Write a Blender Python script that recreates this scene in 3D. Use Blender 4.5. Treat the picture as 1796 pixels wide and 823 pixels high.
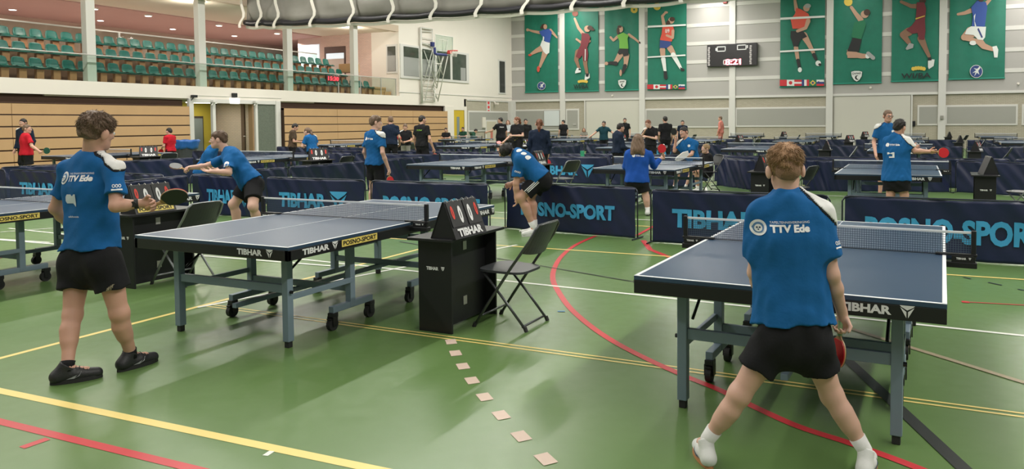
import bpy, bmesh, math, random
import numpy as np
from mathutils import Vector, Matrix, noise
PI = math.pi
random.seed(7); rng = np.random.default_rng(7)
scene = bpy.context.scene
for o in list(bpy.data.objects): bpy.data.objects.remove(o)
COL = scene.collection

# ------------------------------------------------------------------ camera
CAM_H = 1.59593; FPX = 1299.757; PCX = 1018.0; PCY = 270.184
PITCH, ROLL, YAW = 0.0434178, -0.005685, 0.424602
def cam_axes():
    cy, sy, cp, sp = math.cos(YAW), math.sin(YAW), math.cos(PITCH), math.sin(PITCH)
    f = np.array([-sy*cp, cy*cp, -sp]); r = np.array([cy, sy, 0.0]); u = np.cross(r, f)
    c, s = math.cos(ROLL), math.sin(ROLL)
    return f, c*r + s*u, -s*r + c*u
CF, CR, CU = cam_axes()
cd = bpy.data.cameras.new('camera'); cam = bpy.data.objects.new('camera', cd); COL.objects.link(cam)
cd.sensor_width = 36.0; cd.lens = FPX*36/1796
cd.shift_x = -(PCX-898)/1796; cd.shift_y = (PCY-411.5)/1796
cd.clip_start = 0.1; cd.clip_end = 200
cam.matrix_world = Matrix(((CR[0], CU[0], -CF[0], 0), (CR[1], CU[1], -CF[1], 0), (CR[2], CU[2], -CF[2], CAM_H), (0, 0, 0, 1)))
scene.camera = cam
def ray(u, v): return CF + CR*(u-PCX)/FPX - CU*(v-PCY)/FPX
def at(u, v, D):                      # point at forward distance D
    return np.array([0, 0, CAM_H]) + D*ray(u, v)
def at_z(u, v, z=0.0):
    d = ray(u, v); t = (z-CAM_H)/d[2]; return np.array([d[0]*t, d[1]*t, z])
def at_x(u, v, x):
    d = ray(u, v); t = x/d[0]; return np.array([x, d[1]*t, CAM_H+d[2]*t])
def at_y(u, v, y):
    d = ray(u, v); t = y/d[1]; return np.array([d[0]*t, y, CAM_H+d[2]*t])
def depth(x, y, z=0): return float(np.array([x, y, z-CAM_H]) @ CF)

# ------------------------------------------------------------------ view, world, lights
scene.view_settings.view_transform = 'Standard'; scene.view_settings.look = 'None'
scene.view_settings.gamma = 1.0; scene.view_settings.use_curve_mapping = False
scene.view_settings.exposure = -0.10
w = bpy.data.worlds.new('world'); scene.world = w; w.use_nodes = True
w.node_tree.nodes['Background'].inputs[0].default_value = (1.0, 0.98, 0.93, 1)
w.node_tree.nodes['Background'].inputs[1].default_value = 0.20
def area_light(name, loc, sx, sy, power, rot=(0, 0, 0), col=(1.0, 0.965, 0.90)):
    l = bpy.data.lights.new(name, 'AREA'); l.shape = 'RECTANGLE'; l.size = sx; l.size_y = sy
    l.energy = power; l.color = col
    o = bpy.data.objects.new(name, l); o.location = loc; o.rotation_euler = rot; COL.objects.link(o); return o
ROWS_X = [-21.0, -11.6, -3.2, 5.6]
for x, pw in zip(ROWS_X, (3300, 4300, 900, 4300)): area_light('ceiling_row_light', (x, 20.0, 9.38), 0.3, 50.0, pw)

# ------------------------------------------------------------------ helpers
def link(o, parent=None):
    COL.objects.link(o)
    if parent is not None: o.parent = parent
    return o
def tag(o, label, cat, group=None, kind=None):
    if label: o['label'] = label
    if cat: o['category'] = cat
    if group: o['group'] = group
    if kind: o['kind'] = kind
    return o
def thing(name, label, cat, loc=(0, 0, 0), rz=0.0, group=None):
    o = bpy.data.objects.new(name, None); o.empty_display_size = 0.1
    o.location = loc; o.rotation_euler = (0, 0, rz); link(o)
    return tag(o, label, cat, group)
def dup(root, loc=None, rz=None, label=None, group=None):
    r = root.copy(); COL.objects.link(r)
    if loc is not None: r.location = loc
    if rz is not None: r.rotation_euler = (0, 0, rz)
    if label: r['label'] = label
    if group: r['group'] = group
    for ch in list(root.children):
        c = ch.copy(); COL.objects.link(c); c.parent = r
        for g in list(ch.children):
            d = g.copy(); COL.objects.link(d); d.parent = c
    return r
class MB:
    def __init__(s): s.v = []; s.f = []
    def add(s, vs, fs):
        n = len(s.v); s.v += [tuple(map(float, p)) for p in vs]; s.f += [tuple(i+n for i in f) for f in fs]; return s
    def box(s, x0, x1, y0, y1, z0, z1):
        return s.add([(x0,y0,z0),(x1,y0,z0),(x1,y1,z0),(x0,y1,z0),(x0,y0,z1),(x1,y0,z1),(x1,y1,z1),(x0,y1,z1)],
                     [(3,2,1,0),(4,5,6,7),(0,1,5,4),(1,2,6,5),(2,3,7,6),(3,0,4,7)])
    def bbox(s, x0, x1, y0, y1, z0, z1, b=0.004):   # box with chamfered edges
        bm = bmesh.new(); bmesh.ops.create_cube(bm, size=1)
        for q in bm.verts: q.co = Vector(((x0+x1)/2+q.co.x*(x1-x0), (y0+y1)/2+q.co.y*(y1-y0), (z0+z1)/2+q.co.z*(z1-z0)))
        bmesh.ops.bevel(bm, geom=bm.edges[:], offset=b, segments=2, affect='EDGES', profile=0.5)
        bm.verts.index_update()
        s.add([tuple(q.co) for q in bm.verts], [tuple(q.index for q in f.verts) for f in bm.faces]); bm.free(); return s
    def tube(s, pts, r, n=8, closed=False, caps=True):
        P = [Vector(p) for p in pts]; m = len(P); rr = r if hasattr(r, '__len__') else [r]*m
        base = len(s.v); prev = None
        for i, p in enumerate(P):
            a = P[i-1] if (i > 0 or closed) else P[i]; b = P[(i+1) % m] if (i < m-1 or closed) else P[i]
            t = (b-a).normalized()
            if prev is None:
                ref = Vector((0, 0, 1)) if abs(t.z) < 0.9 else Vector((1, 0, 0)); n1 = t.cross(ref).normalized()
            else: n1 = (prev - t*prev.dot(t)).normalized()
            prev = n1; n2 = t.cross(n1)
            for k in range(n):
                c = p + (n1*math.cos(2*PI*k/n) + n2*math.sin(2*PI*k/n))*rr[i]; s.v.append(tuple(c))
        for i in range(m if closed else m-1):
            for k in range(n):
                a = base+i*n+k; b = base+i*n+(k+1) % n; c = base+((i+1) % m)*n+(k+1) % n; d = base+((i+1) % m)*n+k
                s.f.append((a, b, c, d))
        if caps and not closed:
            s.f.append(tuple(base+k for k in range(n))[::-1]); s.f.append(tuple(base+(m-1)*n+k for k in range(n)))
        return s
    def cyl(s, a, b, r, n=16, r2=None): return s.tube([a, b], [r, r if r2 is None else r2], n)
    def prism(s, poly, fn0, fn1):        # poly of (a,b); fn maps to 3-D front/back
        n = len(poly); base = len(s.v)
        s.v += [tuple(fn0(*p)) for p in poly] + [tuple(fn1(*p)) for p in poly]
        s.f.append(tuple(base+i for i in range(n))); s.f.append(tuple(base+n+i for i in range(n))[::-1])
        for i in range(n): s.f.append((base+i, base+n+i, base+n+(i+1) % n, base+(i+1) % n))
        return s
    def mesh(s, name, mat=None, smooth=False):
        me = bpy.data.meshes.new(name); me.from_pydata(s.v, [], s.f); me.update()
        bm = bmesh.new(); bm.from_mesh(me); bmesh.ops.recalc_face_normals(bm, faces=bm.faces[:]); bm.to_mesh(me); bm.free()
        if mat: me.materials.append(mat)
        if smooth:
            me.polygons.foreach_set('use_smooth', [True]*len(me.polygons))
        return me
    def build(s, name, mat, parent=None, smooth=False, kind=None):
        o = bpy.data.objects.new(name, s.mesh(name, mat, smooth)); link(o, parent)
        if kind: o['kind'] = kind
        return o
def struct(name, mb, mat, parent=None):
    o = mb.build(name, mat, parent)
    if parent is None: o['kind'] = 'structure'
    return o
def soft(o, ang=40):
    me = o.data
    me.polygons.foreach_set('use_smooth', [True]*len(me.polygons))
    try: me.set_sharp_from_angle(angle=math.radians(ang))
    except Exception: pass
    return o

# ------------------------------------------------------------------ materials
MATS = {}
def mat(name, col, rough=0.5, metal=0.0, bump=None, var=None, spec=0.5, emit=None, coat=0, trans=None, alpha=None):
    if name in MATS: return MATS[name]
    m = bpy.data.materials.new(name); m.use_nodes = True; nt = m.node_tree; b = nt.nodes['Principled BSDF']
    b.inputs['Base Color'].default_value = (*col, 1); b.inputs['Roughness'].default_value = rough
    b.inputs['Metallic'].default_value = metal; b.inputs['Specular IOR Level'].default_value = spec
    if coat: b.inputs['Coat Weight'].default_value = coat; b.inputs['Coat Roughness'].default_value = 0.15
    if emit: b.inputs['Emission Color'].default_value = (*emit[0], 1); b.inputs['Emission Strength'].default_value = emit[1]
    if trans: b.inputs['Transmission Weight'].default_value = trans
    tc = nt.nodes.new('ShaderNodeTexCoord')
    if var:                                # (scale, amount, detail)
        n = nt.nodes.new('ShaderNodeTexNoise'); n.inputs['Scale'].default_value = var[0]; n.inputs['Detail'].default_value = 5
        nt.links.new(tc.outputs['Object'], n.inputs['Vector'])
        mx = nt.nodes.new('ShaderNodeMixRGB'); mx.blend_type = 'MIX'
        a = var[1]; mx.inputs[1].default_value = (*[max(0, c*(1-a)) for c in col], 1); mx.inputs[2].default_value = (*[min(1, c*(1+a)) for c in col], 1)
        nt.links.new(n.outputs['Fac'], mx.inputs[0]); nt.links.new(mx.outputs[0], b.inputs['Base Color'])
    if bump:                               # (scale, strength)
        n = nt.nodes.new('ShaderNodeTexNoise'); n.inputs['Scale'].default_value = bump[0]; n.inputs['Detail'].default_value = 3
        nt.links.new(tc.outputs['Object'], n.inputs['Vector'])
        bp = nt.nodes.new('ShaderNodeBump'); bp.inputs['Strength'].default_value = bump[1]; bp.inputs['Distance'].default_value = 0.01
        nt.links.new(n.outputs['Fac'], bp.inputs['Height']); nt.links.new(bp.outputs[0], b.inputs['Normal'])
    MATS[name] = m; return m
M_white = mat('white_paint', (0.76, 0.71, 0.64), 0.55, var=(1.5, .04))
M_wallwhite = mat('white_wall', (0.80, 0.745, 0.675), 0.75, var=(0.6, .04))
M_black = mat('black_lacquer', (0.012, 0.012, 0.014), 0.42, bump=(60, .03))
M_blackm = mat('black_metal', (0.015, 0.015, 0.016), 0.35, 0.3)
M_rubber = mat('black_rubber', (0.02, 0.02, 0.02), 0.7)
M_steel = mat('steel_blue_paint', (0.19, 0.255, 0.31), 0.42, 0.0, var=(8, .05))
M_top = mat('table_blue', (0.035, 0.068, 0.125), 0.36, var=(3, .06), bump=(300, .02))
M_line = mat('line_white', (0.78, 0.80, 0.82), 0.5)
M_yplate = mat('yellow_plate', (0.85, 0.66, 0.16), 0.5)
M_txtw = mat('lettering_white', (0.82, 0.82, 0.82), 0.5)
M_txtk = mat('lettering_black', (0.012, 0.012, 0.012), 0.6)
M_txtr = mat('digit_red', (0.75, 0.05, 0.03), 0.5)
M_txtb = mat('lettering_light_blue', (0.05, 0.34, 0.62), 0.6)
M_cloth = mat('barrier_navy_vinyl', (0.010, 0.016, 0.055), 0.40, bump=(5, .5), var=(4, .2))
M_chair = mat('chair_dark_plastic', (0.035, 0.038, 0.042), 0.42, bump=(150, .05))
M_chairf = mat('chair_grey_tube', (0.10, 0.105, 0.11), 0.35, 0.6)
M_chairg = mat('chair_light_grey_tube', (0.30, 0.31, 0.32), 0.35, 0.5)
M_skin = mat('skin', (0.60, 0.335, 0.245), 0.55, var=(14, .07), bump=(120, .04))
M_skinp = mat('skin_pale', (0.66, 0.40, 0.31), 0.55, var=(14, .07), bump=(120, .04))
M_skint = mat('skin_tan', (0.44, 0.245, 0.165), 0.55, var=(14, .07))
for _m in (M_skin, M_skinp, M_skint):
    _b = _m.node_tree.nodes['Principled BSDF']; _b.inputs['Subsurface Weight'].default_value = 0.06; _b.inputs['Subsurface Radius'].default_value = (.02, .008, .004); _b.inputs['Subsurface Scale'].default_value = 0.4
def cloth_mat(name, col, sc=22): return mat(name, col, 0.85, bump=(sc, .35), var=(30, .08), spec=0.2)
C_blue = cloth_mat('jersey_blue', (0.011, 0.112, 0.315)); C_jack = cloth_mat('jacket_blue', (0.015, 0.085, 0.40))
C_black = cloth_mat('cloth_black', (0.014, 0.014, 0.016)); C_red = cloth_mat('cloth_red', (0.55, 0.015, 0.03))
C_white = cloth_mat('cloth_white', (0.75, 0.74, 0.72)); C_navy = cloth_mat('cloth_dark_navy', (0.013, 0.022, 0.045))
C_coral = cloth_mat('cloth_coral', (0.62, 0.22, 0.18)); C_teal = cloth_mat('cloth_dark_teal', (0.015, 0.06, 0.08))
C_grey = cloth_mat('cloth_grey', (0.22, 0.21, 0.18)); C_green = cloth_mat('cloth_dark_green', (0.02, 0.07, 0.045))
C_yel = cloth_mat('cloth_yellow', (0.65, 0.60, 0.05)); C_lite = cloth_mat('cloth_light_grey', (0.55, 0.58, 0.60))
C_camo = cloth_mat('cloth_camo', (0.09, 0.06, 0.04))
def hair_mat(name, col):
    m = mat(name, col, 0.55, bump=(90, .6), var=(40, .35)); return m
H_brown = hair_mat('hair_brown', (0.155, 0.095, 0.06)); H_light = hair_mat('hair_light_brown', (0.36, 0.205, 0.105))
H_dark = hair_mat('hair_dark', (0.014, 0.010, 0.009)); H_red = hair_mat('hair_reddish', (0.17, 0.06, 0.025))
H_long = hair_mat('hair_long_brown', (0.18, 0.11, 0.068)); H_mid = hair_mat('hair_mid_brown', (0.11, 0.062, 0.035))
M_blade = mat('paddle_wood', (0.45, 0.27, 0.12), 0.5); M_rub_r = mat('paddle_red_rubber', (0.62, 0.02, 0.03), 0.4); M_rub_k = mat('paddle_black_rubber', (0.02, 0.022, 0.022), 0.38)
M_ball = mat('ball_white', (0.85, 0.85, 0.80), 0.4)

# ------------------------------------------------------------------ lettering
_tc = {}
def text_poly(s, bold=0.0, shear=0.0, spacing=1.0):
    """vertices (x,y centred, cap height 1) and faces of the flat lettering"""
    k = (s, bold, shear, spacing)
    if k in _tc: return _tc[k]
    cu = bpy.data.curves.new('lettering', 'FONT'); cu.body = s; cu.size = 1; cu.offset = bold; cu.shear = shear
    cu.space_character = spacing; cu.resolution_u = 3; cu.fill_mode = 'FRONT'
    ob = bpy.data.objects.new('lettering', cu); COL.objects.link(ob); bpy.context.view_layer.update()
    me = bpy.data.meshes.new_from_object(ob.evaluated_get(bpy.context.evaluated_depsgraph_get()))
    v = np.array([tuple(q.co)[:2] for q in me.vertices]); f = [tuple(p.vertices) for p in me.polygons]
    bpy.data.objects.remove(ob); bpy.data.meshes.remove(me); bpy.data.curves.remove(cu)
    lo, hi = v.min(0), v.max(0); v = (v-(lo+hi)/2)/(hi[1]-lo[1])
    _tc[k] = (v, f); return _tc[k]
def text_obj(s, w, h, mp, m, parent, name='lettering', bold=0.03, shear=0.0, th=0.0, sub=0.0, spacing=1.0):
    """flat lettering of width w and height h, mapped by mp(x, z, t) -> 3-D; t is the height above the surface"""
    v, f = text_poly(s, bold, shear, spacing); wx = v[:, 0].max()*2
    vv = v*np.array([w/wx, h])
    if sub > 0:
        bm = bmesh.new(); bv = [bm.verts.new((x, y, 0)) for x, y in vv]
        for q in f:
            try: bm.faces.new([bv[i] for i in q])
            except ValueError: pass
        for ax, ext in ((0, w), (1, h)):
            for k_ in range(1, int(ext/sub)+1):
                c_ = -ext/2+k_*sub; bmesh.ops.bisect_plane(bm, geom=bm.verts[:]+bm.edges[:]+bm.faces[:], plane_co=(c_, 0, 0) if ax == 0 else (0, c_, 0), plane_no=(1, 0, 0) if ax == 0 else (0, 1, 0), dist=1e-6)
        bm.verts.index_update(); vv = [(q.co.x, q.co.y) for q in bm.verts]; f = [tuple(q.index for q in p.verts) for p in bm.faces]; bm.free()
    mb = MB(); mb.v = [tuple(map(float, mp(x, y))) for x, y in vv]; mb.f = list(f)
    me = bpy.data.meshes.new(name); me.from_pydata(mb.v, [], mb.f); me.update(); me.materials.append(m)
    o = bpy.data.objects.new(name, me); return link(o, parent)
def polys_obj(polys, mp, m, parent, name):
    mb = MB()
    for p in polys: mb.add([mp(x, y) for x, y in p], [tuple(range(len(p)))])
    me = bpy.data.meshes.new(name); me.from_pydata(mb.v, [], mb.f); me.update(); me.materials.append(m)
    o = bpy.data.objects.new(name, me); return link(o, parent)
TRI = [[(-.5, 1), (.5, 1), (.33, .86), (0, .64), (-.33, .86)], [(-.46, .84), (-.06, .52), (-.06, 0)], [(.46, .84), (.06, 0), (.06, .52)]]
TRI = [[(-.5, 1), (-.38, .86), (0, .62), (.38, .86), (.5, 1)], [(-.47, .86), (-.055, .50), (-.055, .0)], [(.47, .86), (.055, .0), (.055, .50)]]
def tri_at(cx, cz, s): return [[(cx+x*s, cz+(y-.5)*s*.9) for x, y in p] for p in TRI]
def disc_poly(cx, cy, r, n=20, ry=None): return [(cx+r*math.cos(2*PI*i/n), cy+(ry or r)*math.sin(2*PI*i/n)) for i in range(n)]
# ------------------------------------------------------------------ floor and its painted lines
XL, YF, DAT = -26.0, 45.87, 3.08
XR, YN = 9.0, -4.0
def floor_mat():
    m = bpy.data.materials.new('green_sports_floor'); m.use_nodes = True; nt = m.node_tree; b = nt.nodes['Principled BSDF']
    tc = nt.nodes.new('ShaderNodeTexCoord')
    n = nt.nodes.new('ShaderNodeTexNoise'); n.inputs['Scale'].default_value = 0.7; n.inputs['Detail'].default_value = 6
    n2 = nt.nodes.new('ShaderNodeTexNoise'); n2.inputs['Scale'].default_value = 9; n2.inputs['Detail'].default_value = 6
    nt.links.new(tc.outputs['Object'], n.inputs['Vector']); nt.links.new(tc.outputs['Object'], n2.inputs['Vector'])
    mx = nt.nodes.new('ShaderNodeMixRGB'); mx.inputs[1].default_value = (0.092, 0.175, 0.048, 1); mx.inputs[2].default_value = (0.135, 0.225, 0.075, 1)
    nt.links.new(n.outputs['Fac'], mx.inputs[0]); nt.links.new(mx.outputs[0], b.inputs['Base Color'])
    mr = nt.nodes.new('ShaderNodeMapRange'); mr.inputs[3].default_value = 0.24; mr.inputs[4].default_value = 0.40
    nt.links.new(n2.outputs['Fac'], mr.inputs[0]); nt.links.new(mr.outputs[0], b.inputs['Roughness'])
    b.inputs['Specular IOR Level'].default_value = 0.55
    return m
floor = struct('floor', MB().box(XL-8, XR, YN, YF+0.5, -0.1, 0.0), floor_mat())
F_yel = mat('floor_yellow', (0.80, 0.62, 0.20), 0.4); F_red = mat('floor_red', (0.55, 0.035, 0.045), 0.4)
F_wht = mat('floor_white', (0.75, 0.76, 0.70), 0.4); F_blk = mat('floor_black', (0.02, 0.024, 0.022), 0.4)
F_pink = mat('floor_beige_dash', (0.60, 0.46, 0.38), 0.5); F_brn = mat('floor_brown', (0.33, 0.27, 0.17), 0.45)
F_blu = mat('floor_blue', (0.03, 0.20, 0.45), 0.5)
_lz = [0.0012]
def fline(name, pts, wd, m):
    _lz[0] += 0.00012; z = _lz[0]; P = [Vector((p[0], p[1], 0)) for p in pts]; mb = MB(); L = []; R_ = []
    for i, p in enumerate(P):
        t = (P[min(i+1, len(P)-1)]-P[max(i-1, 0)]).normalized(); n = Vector((-t.y, t.x, 0))*wd/2
        L.append(p+n); R_.append(p-n)
    for q in L+R_: mb.v.append((q.x, q.y, z))
    n = len(P)
    for i in range(n-1): mb.f.append((n+i, n+i+1, i+1, i))
    o = mb.build(name, m, floor); return o
g = at_z
fline('yellow_line', [(-5.69, -3), (-5.69, 40)], 0.05, F_yel)
fline('yellow_line', [g(0, 686)[:2]-np.array([3.2, .04]), g(0, 686)[:2], g(640, 820)[:2], g(640, 820)[:2]+np.array([9, .35])], 0.062, F_yel)
fline('red_line', [g(0, 740)[:2]-np.array([3, .03]), g(0, 740)[:2], g(340, 823)[:2], g(340, 823)[:2]+np.array([9, .2])], 0.055, F_red)
a, b = g(38, 786), g(84, 770); fline('red_dash', [a[:2], b[:2]], 0.05, F_red)
a, b = g(465, 800), g(477, 792); fline('white_dash', [a[:2], b[:2]], 0.03, F_wht)
for dy in (-0.028, 0.028): fline('yellow_thin_line', [(-5.69, 4.53+dy), (8.5, 4.60+dy)], 0.02, F_yel)
# beige dashed arc
dash = [(791, 600), (799, 620), (812, 643), (828, 668), (850, 697), (879, 729), (914, 766), (957, 806)]
DP = [g(*d)[:2] for d in dash]
for i, p in enumerate(DP):
    t = (DP[min(i+1, 7)]-DP[max(i-1, 0)]); t = t/np.linalg.norm(t)
    fline('beige_dash', [p-t*0.06, p+t*0.06], 0.075, F_pink)
# red arc
arc = [(1128, 422), (1140, 438), (1175, 452)]
fline('red_line', [g(u, v)[:2] for u, v in arc], 0.07, F_red)
arc = [(1045, 414), (1010, 430), (985, 450), (972, 472), (970, 492), (980, 513), (1000, 541), (1035, 572), (1080, 602), (1140, 633), (1200, 660), (1262, 685), (1330, 718), (1400, 749), (1480, 775), (1560, 803), (1640, 834)]
ap = [g(u, v)[:2] for u, v in arc]
def smooth_curve(p, n=6):
    out = []
    for i in range(len(p)-1):
        p0 = p[max(i-1, 0)]; p1 = p[i]; p2 = p[i+1]; p3 = p[min(i+2, len(p)-1)]
        for k in range(n):
            t = k/n; out.append(0.5*((2*p1)+(-p0+p2)*t+(2*p0-5*p1+4*p2-p3)*t*t+(-p0+3*p1-3*p2+p3)*t**3))
    return out+[p[-1]]
fline('red_line', smooth_curve(ap), 0.055, F_red)
# white, yellow and black court lines
def L(name, p, q, wd, m, ext=(0, 0)):
    a = g(*p)[:2]; b = g(*q)[:2]; d = (b-a)/np.linalg.norm(b-a); fline(name, [a-d*ext[0], b+d*ext[1]], wd, m)
L('white_line', (885, 493), (1300, 537), 0.045, F_wht, (9, 6))
L('yellow_line', (815, 427), (1796, 491), 0.045, F_yel, (8, 2))
L('white_line', (800, 451), (907, 430), 0.045, F_wht, (3, 0))
L('black_line', (880, 455), (1130, 498), 0.03, F_blk, (2, 1.5))
L('black_line', (1596, 735), (1690, 823), 0.075, F_blk, (1.0, 2))
L('brown_line', (1500, 580), (1796, 672), 0.05, F_brn, (1.6, 3))
L('red_line', (1686, 530), (1796, 536), 0.02, F_red, (0, 2)); L('red_dash', (1687, 530), (1700, 531), 0.06, F_red)
L('black_dash', (1690, 487), (1703, 490), 0.03, F_blk); L('black_dash', (1733, 496), (1757, 501), 0.03, F_blk)
L('black_dash', (1785, 508), (1796, 510), 0.03, F_blk); L('blue_dash', (978, 547), (991, 547), 0.03, F_blu)
L('white_line', (0, 420), (88, 426), 0.045, F_wht, (3, 0)); L('white_line', (330, 383), (410, 377), 0.04, F_wht, (3, 8))
L('white_line', (325, 447), (590, 468), 0.05, F_wht, (4, 0)); L('red_line', (42, 445), (88, 436), 0.04, F_red, (1, 3))
for yy in (11.3, 16.4, 20.6, 26.0, 34.0): fline('white_line', [(-21, yy), (8, yy)], 0.05, F_wht)
for yy in (10.6, 18.8): fline('yellow_line', [(-21, yy), (8, yy)], 0.05, F_yel)
fline('white_line', [(-2.4, 9.8), (-4.6, 17.5)], 0.05, F_wht)
L('orange_line', (1120, 412), (1142, 400), 0.05, F_red, (0.1, 1))

# ------------------------------------------------------------------ far wall
def brick_mat(name, c1, c2, mortar, sc=1.0, bw=0.22, bh=0.0667):
    m = bpy.data.materials.new(name); m.use_nodes = True; nt = m.node_tree; b = nt.nodes['Principled BSDF']; b.inputs['Roughness'].default_value = 0.85
    tc = nt.nodes.new('ShaderNodeTexCoord'); sp = nt.nodes.new('ShaderNodeSeparateXYZ'); ad = nt.nodes.new('ShaderNodeMath'); cb = nt.nodes.new('ShaderNodeCombineXYZ')
    nt.links.new(tc.outputs['Object'], sp.inputs[0]); nt.links.new(sp.outputs[0], ad.inputs[0]); nt.links.new(sp.outputs[1], ad.inputs[1])
    nt.links.new(ad.outputs[0], cb.inputs[0]); nt.links.new(sp.outputs[2], cb.inputs[1])
    br = nt.nodes.new('ShaderNodeTexBrick'); br.inputs['Color1'].default_value = (*c1, 1); br.inputs['Color2'].default_value = (*c2, 1); br.inputs['Mortar'].default_value = (*mortar, 1)
    br.inputs['Scale'].default_value = 1; br.inputs['Brick Width'].default_value = bw; br.inputs['Row Height'].default_value = bh; br.inputs['Mortar Size'].default_value = 0.008
    nt.links.new(cb.outputs[0], br.inputs['Vector']); nt.links.new(br.outputs['Color'], b.inputs['Base Color']); return m
M_brick = brick_mat('beige_brick', (0.42, 0.38, 0.30), (0.47, 0.43, 0.34), (0.36, 0.33, 0.27))
M_brickp = brick_mat('pink_brick', (0.62, 0.46, 0.40), (0.68, 0.50, 0.43), (0.55, 0.40, 0.35))
M_panel = mat('grey_panel', (0.42, 0.405, 0.385), 0.8, var=(0.5, .05)); M_pframe = mat('panel_frame_white', (0.66, 0.645, 0.615), 0.6)
M_panel2 = mat('grey_board', (0.36, 0.355, 0.325), 0.8, var=(0.8, .04)); M_strip = mat('strip_white', (0.64, 0.625, 0.59), 0.7)
struct('wall_far', MB().box(XL, XR, YF, YF+0.3, 0, 12), M_brick)
COLX = [at_y(u, 180, YF)[0] for u in (988, 1127, 1285, 1455, 1652)]+[7.2]
for i, x in enumerate(COLX):
    struct('trim_%d' % (i+1), MB().bbox(x-0.19, x+0.19, YF-0.16, YF, 0, 12, .01), M_pframe)
struct('trim_7', MB().box(XL, XR, YF-0.10, YF, DAT-0.07, DAT+0.07), M_pframe)
edges = [XL]+COLX+[XR]
k = 8
for i in range(len(edges)-1):
    x0 = edges[i]+0.19; x1 = edges[i+1]-0.19
    if i == 0: x0 = XL
    up = MB().box(x0, x1, YF-0.05, YF, DAT+0.07, 12)
    o = struct('wall_far_panel_%d' % (i+1), up, M_panel)
    st = MB()
    for z in (4.22, 5.33, 6.48, 7.62, 8.80, 9.95, 11.1): st.box(x0, x1, YF-0.075, YF-0.05, z-0.11, z+0.11)
    st.build('white_strip', M_strip, o)
M_pedge = mat('frame_edge', (0.30, 0.29, 0.26), 0.6)
def wallboard(x0, x1, z0, z1, idx):
    fr = MB().bbox(x0, x1, YF-0.045, YF, z0, z1, .008)
    o = struct('wall_far_board_%d' % idx, fr, M_pframe)
    MB().box(x0+0.09, x1-0.09, YF-0.052, YF-0.04, z0+0.10, z1-0.10).build('board_face', M_panel2, o)
X = lambda u: at_y(u, 200, YF)[0]
wallboard(X(903), X(984), 1.0, 2.47, 1); wallboard(X(993), X(1016), 1.05, 2.48, 2)
wallboard(X(1132), X(1280), 1.18, 2.42, 3); wallboard(X(1290), X(1451), 1.22, 2.42, 4)
wallboard(X(1609), X(1647), 1.28, 2.42, 5); wallboard(X(1658), X(1785), 1.28, 2.40, 6); wallboard(X(1792), X(1792)+5, 1.28, 2.40, 7)
for i, (u0, u1) in enumerate(((1028, 1122), (1462, 1597))):
    x0, x1 = X(u0), X(u1)
    d = struct('door_%d' % (i+3), MB().bbox(x0, x1, YF-0.06, YF+.01, 0.02, DAT-0.09, .006), mat('pale_sliding_door', (0.60, 0.58, 0.52), 0.6, var=(.4, .04)))
    xe = x0-0.10 if i == 0 else x1+0.02
    MB().box(xe, xe+0.08, YF-0.10, YF, 0, DAT-.07).build('door_frame', M_pframe, d)
    MB().box((x0+.03), (x0+.045), YF-0.066, YF-.05, 0.02, DAT-.1).build('door_seam', M_pedge, d)
wb = thing('whiteboard', 'white board hanging on the grey far wall panel left of the first column', 'whiteboard', (X(968.5), YF-0.08, 1.3))
MB().bbox(-.62, .62, 0, .03, 0, 1.1, .01).build('board_frame', M_pedge, wb); MB().bbox(-.59, .59, -.006, .02, .03, 1.07, .003).build('board_surface', mat('whiteboard_face', (0.66, 0.70, 0.72), 0.35), wb)
# notice, sign and small fittings
def small_sign(name, label, cat, p, w_, h_, m, group=None):
    o = MB().bbox(p[0]-w_/2, p[0]+w_/2, p[1]-.03, p[1], p[2]-h_/2, p[2]+h_/2, .004).build(name, m); return tag(o, label, cat, group)
p = at_y(1008, 218, YF-.05); small_sign('paper_notice', 'small dark framed notice on the narrow grey board of the far wall', 'notice', p, .25, .16, M_panel)
for i, (u, v, lb) in enumerate(((1074, 168, 'small round sensor on far wall below the green smash player banner'), (1527, 154, 'small sensor on far wall below the kneeling volleyball banner'), (1786, 147, 'small sensor at the far right of the far wall panels'))):
    p = at_y(u, v, YF-.05); o = MB().cyl((p[0], YF-.05, p[2]), (p[0], YF-.13, p[2]), .07, 12, .05).build('wall_sensor', M_white); tag(o, lb, 'sensor')
p = at_y(1652, 206, YF-.17); o = MB().bbox(p[0]-.08, p[0]+.08, p[1]-.05, p[1], p[2]-.12, p[2]+.1, .01).cyl((p[0], p[1]-.05, p[2]-.05), (p[0], p[1]-.1, p[2]-.05), .05).build('column_socket', M_pedge); tag(o, 'small dark socket box on the column right of the pale sliding door', 'socket')
p = at_y(1602, 217, YF-.02); o = MB().bbox(p[0]-.1, p[0]+.1, p[1]-.06, p[1], p[2]-.15, p[2]+.15, .01).cyl((p[0], p[1]-.06, p[2]), (p[0], p[1]-.1, p[2]), .04).build('door_switch', M_black); tag(o, 'small black key switch beside the right pale sliding door', 'switch')

# ------------------------------------------------------------------ ceiling with light rows (above the frame)
ceil = struct('ceiling', MB().box(XL-9, XR, YN, YF+.3, 9.9, 10.1), mat('ceiling_grey', (0.5, 0.5, 0.48), 0.9))
for i, x in enumerate(ROWS_X):
    h = thing('ceiling_light_row', 'long row of tube lights under the hall ceiling', 'light', (x, 20, 9.4), group='tube light rows under the hall ceiling')
    MB().bbox(-.2, .2, -25, 25, 0.05, .5, .01).build('housing', M_white, h)
    MB().box(-.15, .15, -25, 25, 0.02, .05).build('tube', mat('tube_glow', (1, 1, 1), .5, emit=((1, .97, .92), 3.0)), h)

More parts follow.
